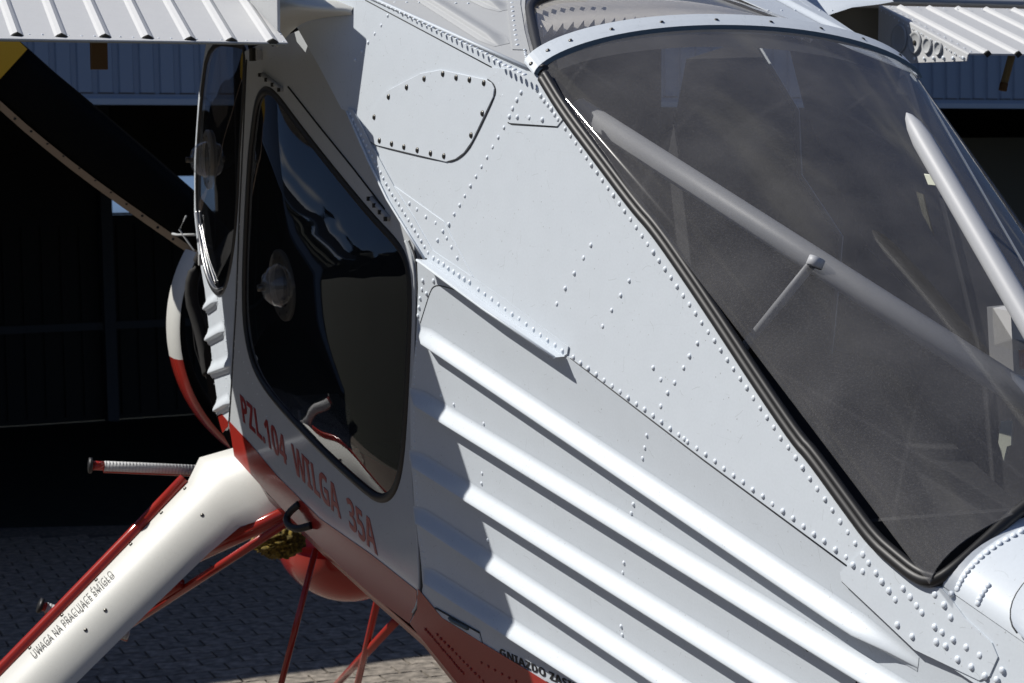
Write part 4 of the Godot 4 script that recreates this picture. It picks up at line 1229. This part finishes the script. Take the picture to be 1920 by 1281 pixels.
	for q in [[0.26, 0.036], [0.44, 0.028], [0.58, 0.020], [0.70, 0.017]]:
		var c: Vector3 = (ribpts[0] + ribpts[3]) * 0.5
		c = c.lerp((ribpts[1] + ribpts[2]) * 0.5, q[0]) + Vector3(0, 0.005, 0)
		var rws := []
		for rr in [[1.0, 0.003], [0.9, 0.007], [0.75, 0.004], [0.6, 0.002], [0.05, 0.002]]:
			var rw := []
			for k in 20:
				rw.append(c + Vector3(cos(TAU * k / 20) * q[1] * rr[0], sin(TAU * k / 20) * q[1] * rr[0], rr[1]))
			rws.append(rw)
		part("dimple", loft(rws, true, true), "weathered_paint", sf)
		if q[1] == 0.028:
			part("dimple_hole_shade", tube([c + Vector3(0, 0, 0.003), c + Vector3(0, 0, 0.0045)], 0.006, 10), "grime_and_shade", sf)  # dark disc painted as the shade in a hole
	var low := [ribpts[3] + Vector3(0.05, 0.012, 0.003), ribpts[2] + Vector3(-0.01, 0.009, 0.003)]
	row(sf, Vector3(0, 0, 1), low, 9, 1.2)
	row(sf, Vector3(0, 0, 1), [ribpts[0] + Vector3(0.02, -0.012, 0.003), ribpts[1] + Vector3(-0.03, -0.004, 0.003)], 18, 0.6)
	part("flap_rod", tube([A(2, 0.8059, -1.3918), A(2, 0.7298, -1.3693)], 0.010, 8), "ochre_rod", sf)
	part("rod_end", tube([A(2, 0.7353, -1.3708), A(2, 0.7159, -1.3664)], 0.011, 8), "brown_strap", sf)
	# wing root on the starboard side: white fillet, dark hollow, hinge strap
	var fe := [A(2.22, 0.8444, -0.6055), A(2.22, 0.868, -0.6694), A(2.22, 0.888, -0.7309), A(2.22, 0.9055, -0.7886), A(2.22, 0.9147, -0.8646), A(2.22, 0.9218, -0.9029)]
	part("root_fillet", loft([fe, fe.map(func(v): return v + Vector3(-0.02, 0.012, 0)), fe.map(func(v): return v + Vector3(-0.4, 0.14, 0.02))]), "white_paint")
	screws(plane, Vector3(0.3, 0.95, 0).normalized(), [A(2.2, 0.9146, -0.803), A(2.2, 0.9209, -0.8617)], 0.9)
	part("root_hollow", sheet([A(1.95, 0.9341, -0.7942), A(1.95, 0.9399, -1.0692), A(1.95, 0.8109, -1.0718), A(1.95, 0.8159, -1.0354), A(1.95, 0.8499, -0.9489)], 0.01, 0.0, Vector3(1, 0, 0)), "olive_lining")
	var hs := part("hinge_strap", sheet([A(2, 0.9288, -1.0096), A(2, 0.9321, -1.0422), A(2, 0.8247, -1.0443), A(2, 0.8192, -1.0382), A(2, 0.8188, -1.0086)], 0.006, 0.0, Vector3(1, 0, 0)), "weathered_paint")
	screws(hs, Vector3(1, 0, 0), [A(2.001, 0.8956, -1.0267)], 1.4)


# ---------------------------------------------------------------- undercarriage

func build_gear() -> void:
	var hi := [A(1.3075, -0.2177, 0.5246), A(1.2513, -0.2496, 0.6136), A(1.2751, -0.3082, 0.6509), A(1.2764, -0.4509, 0.798), A(1.2765, -0.6282, 0.9823), A(1.275, -0.7873, 1.1493), A(1.2745, -0.945, 1.3138)]
	var lo := [A(1.5128, -0.3499, 0.4582), A(1.5034, -0.3769, 0.4956), A(1.4689, -0.4013, 0.5552), A(1.457, -0.4662, 0.6346), A(1.4468, -0.6256, 0.8105), A(1.4398, -0.7835, 0.9817), A(1.4351, -0.9352, 1.1441)]
	var nrm := Vector3(0.567, 0.5938, 0.5709)
	var rows := []
	for i in 7:
		var a: Vector3 = hi[i]
		var b: Vector3 = lo[i]
		var rw := []
		for k in 13:
			var v := k / 12.0
			rw.append(a.lerp(b, v) + nrm * 0.035 * pow(sin(PI * v), 0.7))
		rows.append(rw)
	var g := part("gear_leg", loft(rows), "cream_paint")
	part("leg_front", tube(hi.slice(2).map(func(v): return v + Vector3(-0.012, 0.004, 0.004)), 0.019, 8), "red_paint", g)
	var at := func(a: float, b: float) -> Vector3:
		var f := clampf(a + 1.0, 0.0, 5.99)
		var i := int(f)
		var p: Vector3 = hi[i].lerp(hi[i + 1], f - i)
		var q: Vector3 = lo[i].lerp(lo[i + 1], f - i)
		return p.lerp(q, b) + nrm * (0.035 * pow(sin(PI * b), 0.7) + 0.0005)
	var sp := []
	for a in [1.1, 1.55, 2.1, 2.6, 3.1, 3.6, 4.1]:
		sp.append(at.call(a, 0.10))
	for a in [1.3, 3.0, 3.3, 4.2]:
		sp.append(at.call(a, 0.62))
	screws(g, nrm, sp, 0.9)
	lettering("UWAGA NA PRACUJĄCE ŚMIGŁO", "Droid Sans", 400, A(1.3402, -0.7524, 1.0482) + nrm * 0.0336, A(1.3414, -0.5537, 0.8404) + nrm * 0.0336, A(1.3078, -0.7339, 1.0612) - A(1.3402, -0.7524, 1.0482), "letter_faded", g, "lettering")
	# foot pegs
	var pg := [[A(1.2, -0.2933, 0.5953), A(1.2, -0.2659, 0.8584), A(1.2, -0.2625, 0.8905)], [A(1.1, -0.7544, 0.7891), A(1.1, -0.657, 1.007), A(1.1, -0.6524, 1.0181)]]
	for q in pg:
		var e: Array = q[0] if q[0] is Array else q
		var peg := part("foot_peg", tube([e[0], e[1]], 0.0135, 12), "flap_paint")
		part("peg_end", tube([e[1], e[2]], 0.0125, 12), "red_paint", peg)
		part("peg_bar", tube([e[0] + Vector3(-0.01, -0.012, 0), e[1] + Vector3(-0.01, -0.012, 0)], 0.008, 8), "red_paint", peg)
		var dirv: Vector3 = (e[2] - e[1]).normalized()
		part("peg_cap", tube([e[2], e[2] + dirv * 0.008], 0.021, 16), "rubber", peg)
		for k in 30:
			var c: Vector3 = e[0].lerp(e[1], (k + 0.5) / 30.0)
			part("knurl", tube([c, c + dirv * 0.002], 0.0142, 12), "weathered_paint", peg)
	# struts
	part("gear_strut", tube([A(1.6, -0.3435, 0.449), A(1.15, -0.5585, 0.6631)], 0.020, 10), "red_paint")
	part("gear_strut", tube([A(1.75, -0.3249, 0.4704), A(1.1, -0.7353, 0.8032)], 0.011, 10), "red_paint")
	part("strut_fitting", tube([A(1.36, -0.5588, 0.695), A(1.2, -0.6562, 0.7724)], 0.017, 10), "red_paint")
	part("brace", tube([A(1.9, -0.3826, 0.4675), A(1.9, -0.7386, 0.5668)], 0.008, 8), "red_paint")
	part("brace", tube([A(-0.3539, -1.0707, -0.35), A(-1.037, -1.6309, -0.45)], 0.014, 8), "red_paint")
	part("brace", tube([A(0.0331, -1.0561, -0.3), A(-2.5241, -2.0764, -0.7)], 0.016, 8), "red_paint")
	# belly cooler fairing
	var rows2 := []
	var c0 := A(0.0693, -0.7551, -0.1)
	for i in 17:
		var w := PI * i / 16.0
		var rw := []
		for k in 25:
			var v := PI * k / 24.0
			rw.append(c0 + Vector3(-0.30 * cos(w) , -0.19 * sin(v) * pow(sin(w), 0.6) , 0.21 * cos(v) * pow(sin(w), 0.6)))
		rows2.append(rw)
	part("cooler_fairing", loft(rows2), "red_paint")
	# wheels on the ground
	for side in [1, -1]:
		var c := A(1.32, -1.42, 1.40 * side)
		var rws := []
		for q in [[-0.06, 0.14], [-0.085, 0.22], [-0.07, 0.285], [0.0, 0.305], [0.07, 0.285], [0.085, 0.22], [0.06, 0.14]]:
			var rw := []
			for k in 32:
				rw.append(c + Vector3(cos(TAU * k / 32) * q[1], sin(TAU * k / 32) * q[1], q[0]))
			rws.append(rw)
		var wh := part("wheel", loft(rws, true, true), "rubber")
		part("hub", tube([c + Vector3(0, 0, -0.07), c + Vector3(0, 0, 0.07)], 0.14, 20), "cream_paint", wh)
		if side > 0:
			part("axle_arm", tube([hi[6].lerp(lo[6], 0.5), c], 0.04, 10), "red_paint")
		else:
			part("axle_arm", tube([A(1.4, -0.3, -0.5), c], 0.05, 10), "cream_paint")


# ---------------------------------------------------------------- inside

func build_cabin() -> void:
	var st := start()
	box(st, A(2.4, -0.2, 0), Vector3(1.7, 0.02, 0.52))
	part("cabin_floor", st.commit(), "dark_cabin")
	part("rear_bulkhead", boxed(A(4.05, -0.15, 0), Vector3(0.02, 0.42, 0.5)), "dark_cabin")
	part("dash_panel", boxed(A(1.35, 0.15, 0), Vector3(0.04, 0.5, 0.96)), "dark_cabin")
	part("cabin_light_block", boxed(A(1.42, 0.37, -0.055), Vector3(0.02, 1.18, 1.19)), "dark_cabin")  # added dark board that keeps windscreen light out of the cabin
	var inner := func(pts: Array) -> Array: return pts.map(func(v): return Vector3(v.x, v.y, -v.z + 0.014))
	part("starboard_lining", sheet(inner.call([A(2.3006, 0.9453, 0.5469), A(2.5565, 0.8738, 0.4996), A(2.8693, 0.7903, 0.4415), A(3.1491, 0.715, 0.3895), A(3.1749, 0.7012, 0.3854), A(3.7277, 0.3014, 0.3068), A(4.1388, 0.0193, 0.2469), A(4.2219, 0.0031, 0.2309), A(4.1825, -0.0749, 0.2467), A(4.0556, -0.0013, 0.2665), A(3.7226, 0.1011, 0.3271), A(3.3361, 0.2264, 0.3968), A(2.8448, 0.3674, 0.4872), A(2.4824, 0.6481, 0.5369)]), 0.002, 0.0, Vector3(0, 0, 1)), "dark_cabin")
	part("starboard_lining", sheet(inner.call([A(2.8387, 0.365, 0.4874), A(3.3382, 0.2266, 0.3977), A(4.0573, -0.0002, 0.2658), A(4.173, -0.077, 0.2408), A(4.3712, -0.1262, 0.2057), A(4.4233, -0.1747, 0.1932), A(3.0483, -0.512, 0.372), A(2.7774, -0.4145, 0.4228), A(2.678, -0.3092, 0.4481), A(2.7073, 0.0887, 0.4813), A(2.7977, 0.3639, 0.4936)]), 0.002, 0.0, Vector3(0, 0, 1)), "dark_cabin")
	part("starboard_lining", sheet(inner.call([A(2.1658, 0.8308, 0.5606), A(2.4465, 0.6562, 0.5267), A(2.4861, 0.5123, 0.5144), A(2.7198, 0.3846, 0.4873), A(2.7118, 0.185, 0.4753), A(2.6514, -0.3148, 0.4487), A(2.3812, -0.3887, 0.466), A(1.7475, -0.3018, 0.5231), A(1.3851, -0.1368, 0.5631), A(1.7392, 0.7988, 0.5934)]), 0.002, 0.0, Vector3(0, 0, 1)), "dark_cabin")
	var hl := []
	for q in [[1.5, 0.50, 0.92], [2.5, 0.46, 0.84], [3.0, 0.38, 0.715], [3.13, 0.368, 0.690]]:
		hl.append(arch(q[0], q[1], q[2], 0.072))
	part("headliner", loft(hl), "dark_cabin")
	part("parcel_shelf", boxed(A(3.55, 0.02, 0), Vector3(0.9, 0.02, 0.56), Basis(Vector3(0, 0, 1), -0.35)), "dark_cabin")
	# steel tubes of the cabin frame behind the canopy
	part("frame_tube", tube([A(3.16, 0.6468, 0.3054), A(4.12, 0.1995, -0.0375)], 0.021, 14), "grey_tube")
	var ta := A(3.7, 0.6342, -0.0352)
	var tb := A(4.12, 0.265, -0.0311)
	var trs := []
	var tdir := (tb - ta).normalized()
	var tside := tdir.cross(Vector3.UP).normalized()
	for q in [[0.0, 0.001], [0.02, 0.007], [0.06, 0.013], [0.12, 0.017], [1.0, 0.0185]]:
		var rw := []
		for k in 14:
			rw.append(ta.lerp(tb, q[0]) + (tside * cos(TAU * k / 14) + tside.cross(tdir) * sin(TAU * k / 14)) * q[1])
		trs.append(rw)
	part("frame_tube", loft(trs, true, true), "grey_tube")
	var br := part("frame_link", tube([A(3.79, 0.4121, 0.1742), A(3.65, 0.2617, 0.226)], 0.0078, 10), "grey_tube")
	part("link_clamp", tube([A(3.8, 0.4143, 0.177), A(3.8, 0.4015, 0.1832)], 0.013, 12), "grey_tube", br)
	# seats seen through the door window
	for q in [[1.95, 0.16, "dark_cabin"], [2.75, 0.05, "dark_cabin"]]:
		pass
	var sx := A(1.3925, -0.1006, 0.34)
	var seat := part("seat_back", boxed(sx + Vector3(0.0, -0.02, 0), Vector3(0.30, 0.11, 0.12), Basis(Vector3(0, 0, 1), -0.2)), "seat_cloth")
	part("seat_belt", boxed(sx + Vector3(0.02, 0.0, 0.063), Vector3(0.02, 0.12, 0.004), Basis(Vector3(0, 0, 1), 0.6)), "blue_belt", seat)
	part("lever", tube(rounded([A(1.4971, -0.1026, 0.4), A(1.5118, -0.1354, 0.4), A(1.5276, -0.1485, 0.4), A(1.6445, -0.1649, 0.4), A(1.7161, -0.1814, 0.4)]), 0.006, 8), "shaded_white")


func build_loose_things() -> void:
	var b := Node3D.new()
	b.name = "first_aid_box"
	b.transform = plane.transform
	b.set_meta("label", "white first aid box with a red cross, inside the rear canopy")
	b.set_meta("category", "first aid box")
	add_child(b)
	var c := A(3.95, 0.282, -0.0967)
	var t := Basis(Vector3(0, 1, 0), -0.15) * Basis(Vector3(1, 0, 0), 0.08)
	part("case", boxed(c, Vector3(0.08, 0.125, 0.085), t), "shaded_white", b)
	part("cross", boxed(c + Vector3(0.042, -0.01, 0.004), Vector3(0.003, 0.09, 0.026), t), "cross_red", b)
	part("cross", boxed(c + Vector3(0.0425, -0.01, 0.004), Vector3(0.0034, 0.028, 0.07), t), "cross_red", b)
	var y := MeshInstance3D.new()
	y.name = "foam_plug"
	y.transform = plane.transform
	var rows := []
	var o := A(1.0775, -0.5268, 0.36)
	var nz := FastNoiseLite.new()
	nz.seed = 4
	nz.frequency = 9.0
	for i in 25:
		var rw := []
		var w := PI * i / 24.0
		for k in 40:
			var d := Vector3(sin(w) * cos(TAU * k / 40), cos(w), sin(w) * sin(TAU * k / 40))
			rw.append(o + d * Vector3(0.085, 0.046, 0.07) * (1.0 + 0.35 * nz.get_noise_3dv(d)))
		rows.append(rw)
	y.mesh = loft(rows, true, true)
	y.material_override = M.yellow_foam
	y.set_meta("label", "ragged yellow foam plug stuffed beside the red fairing under the belly")
	y.set_meta("category", "foam plug")
	add_child(y)
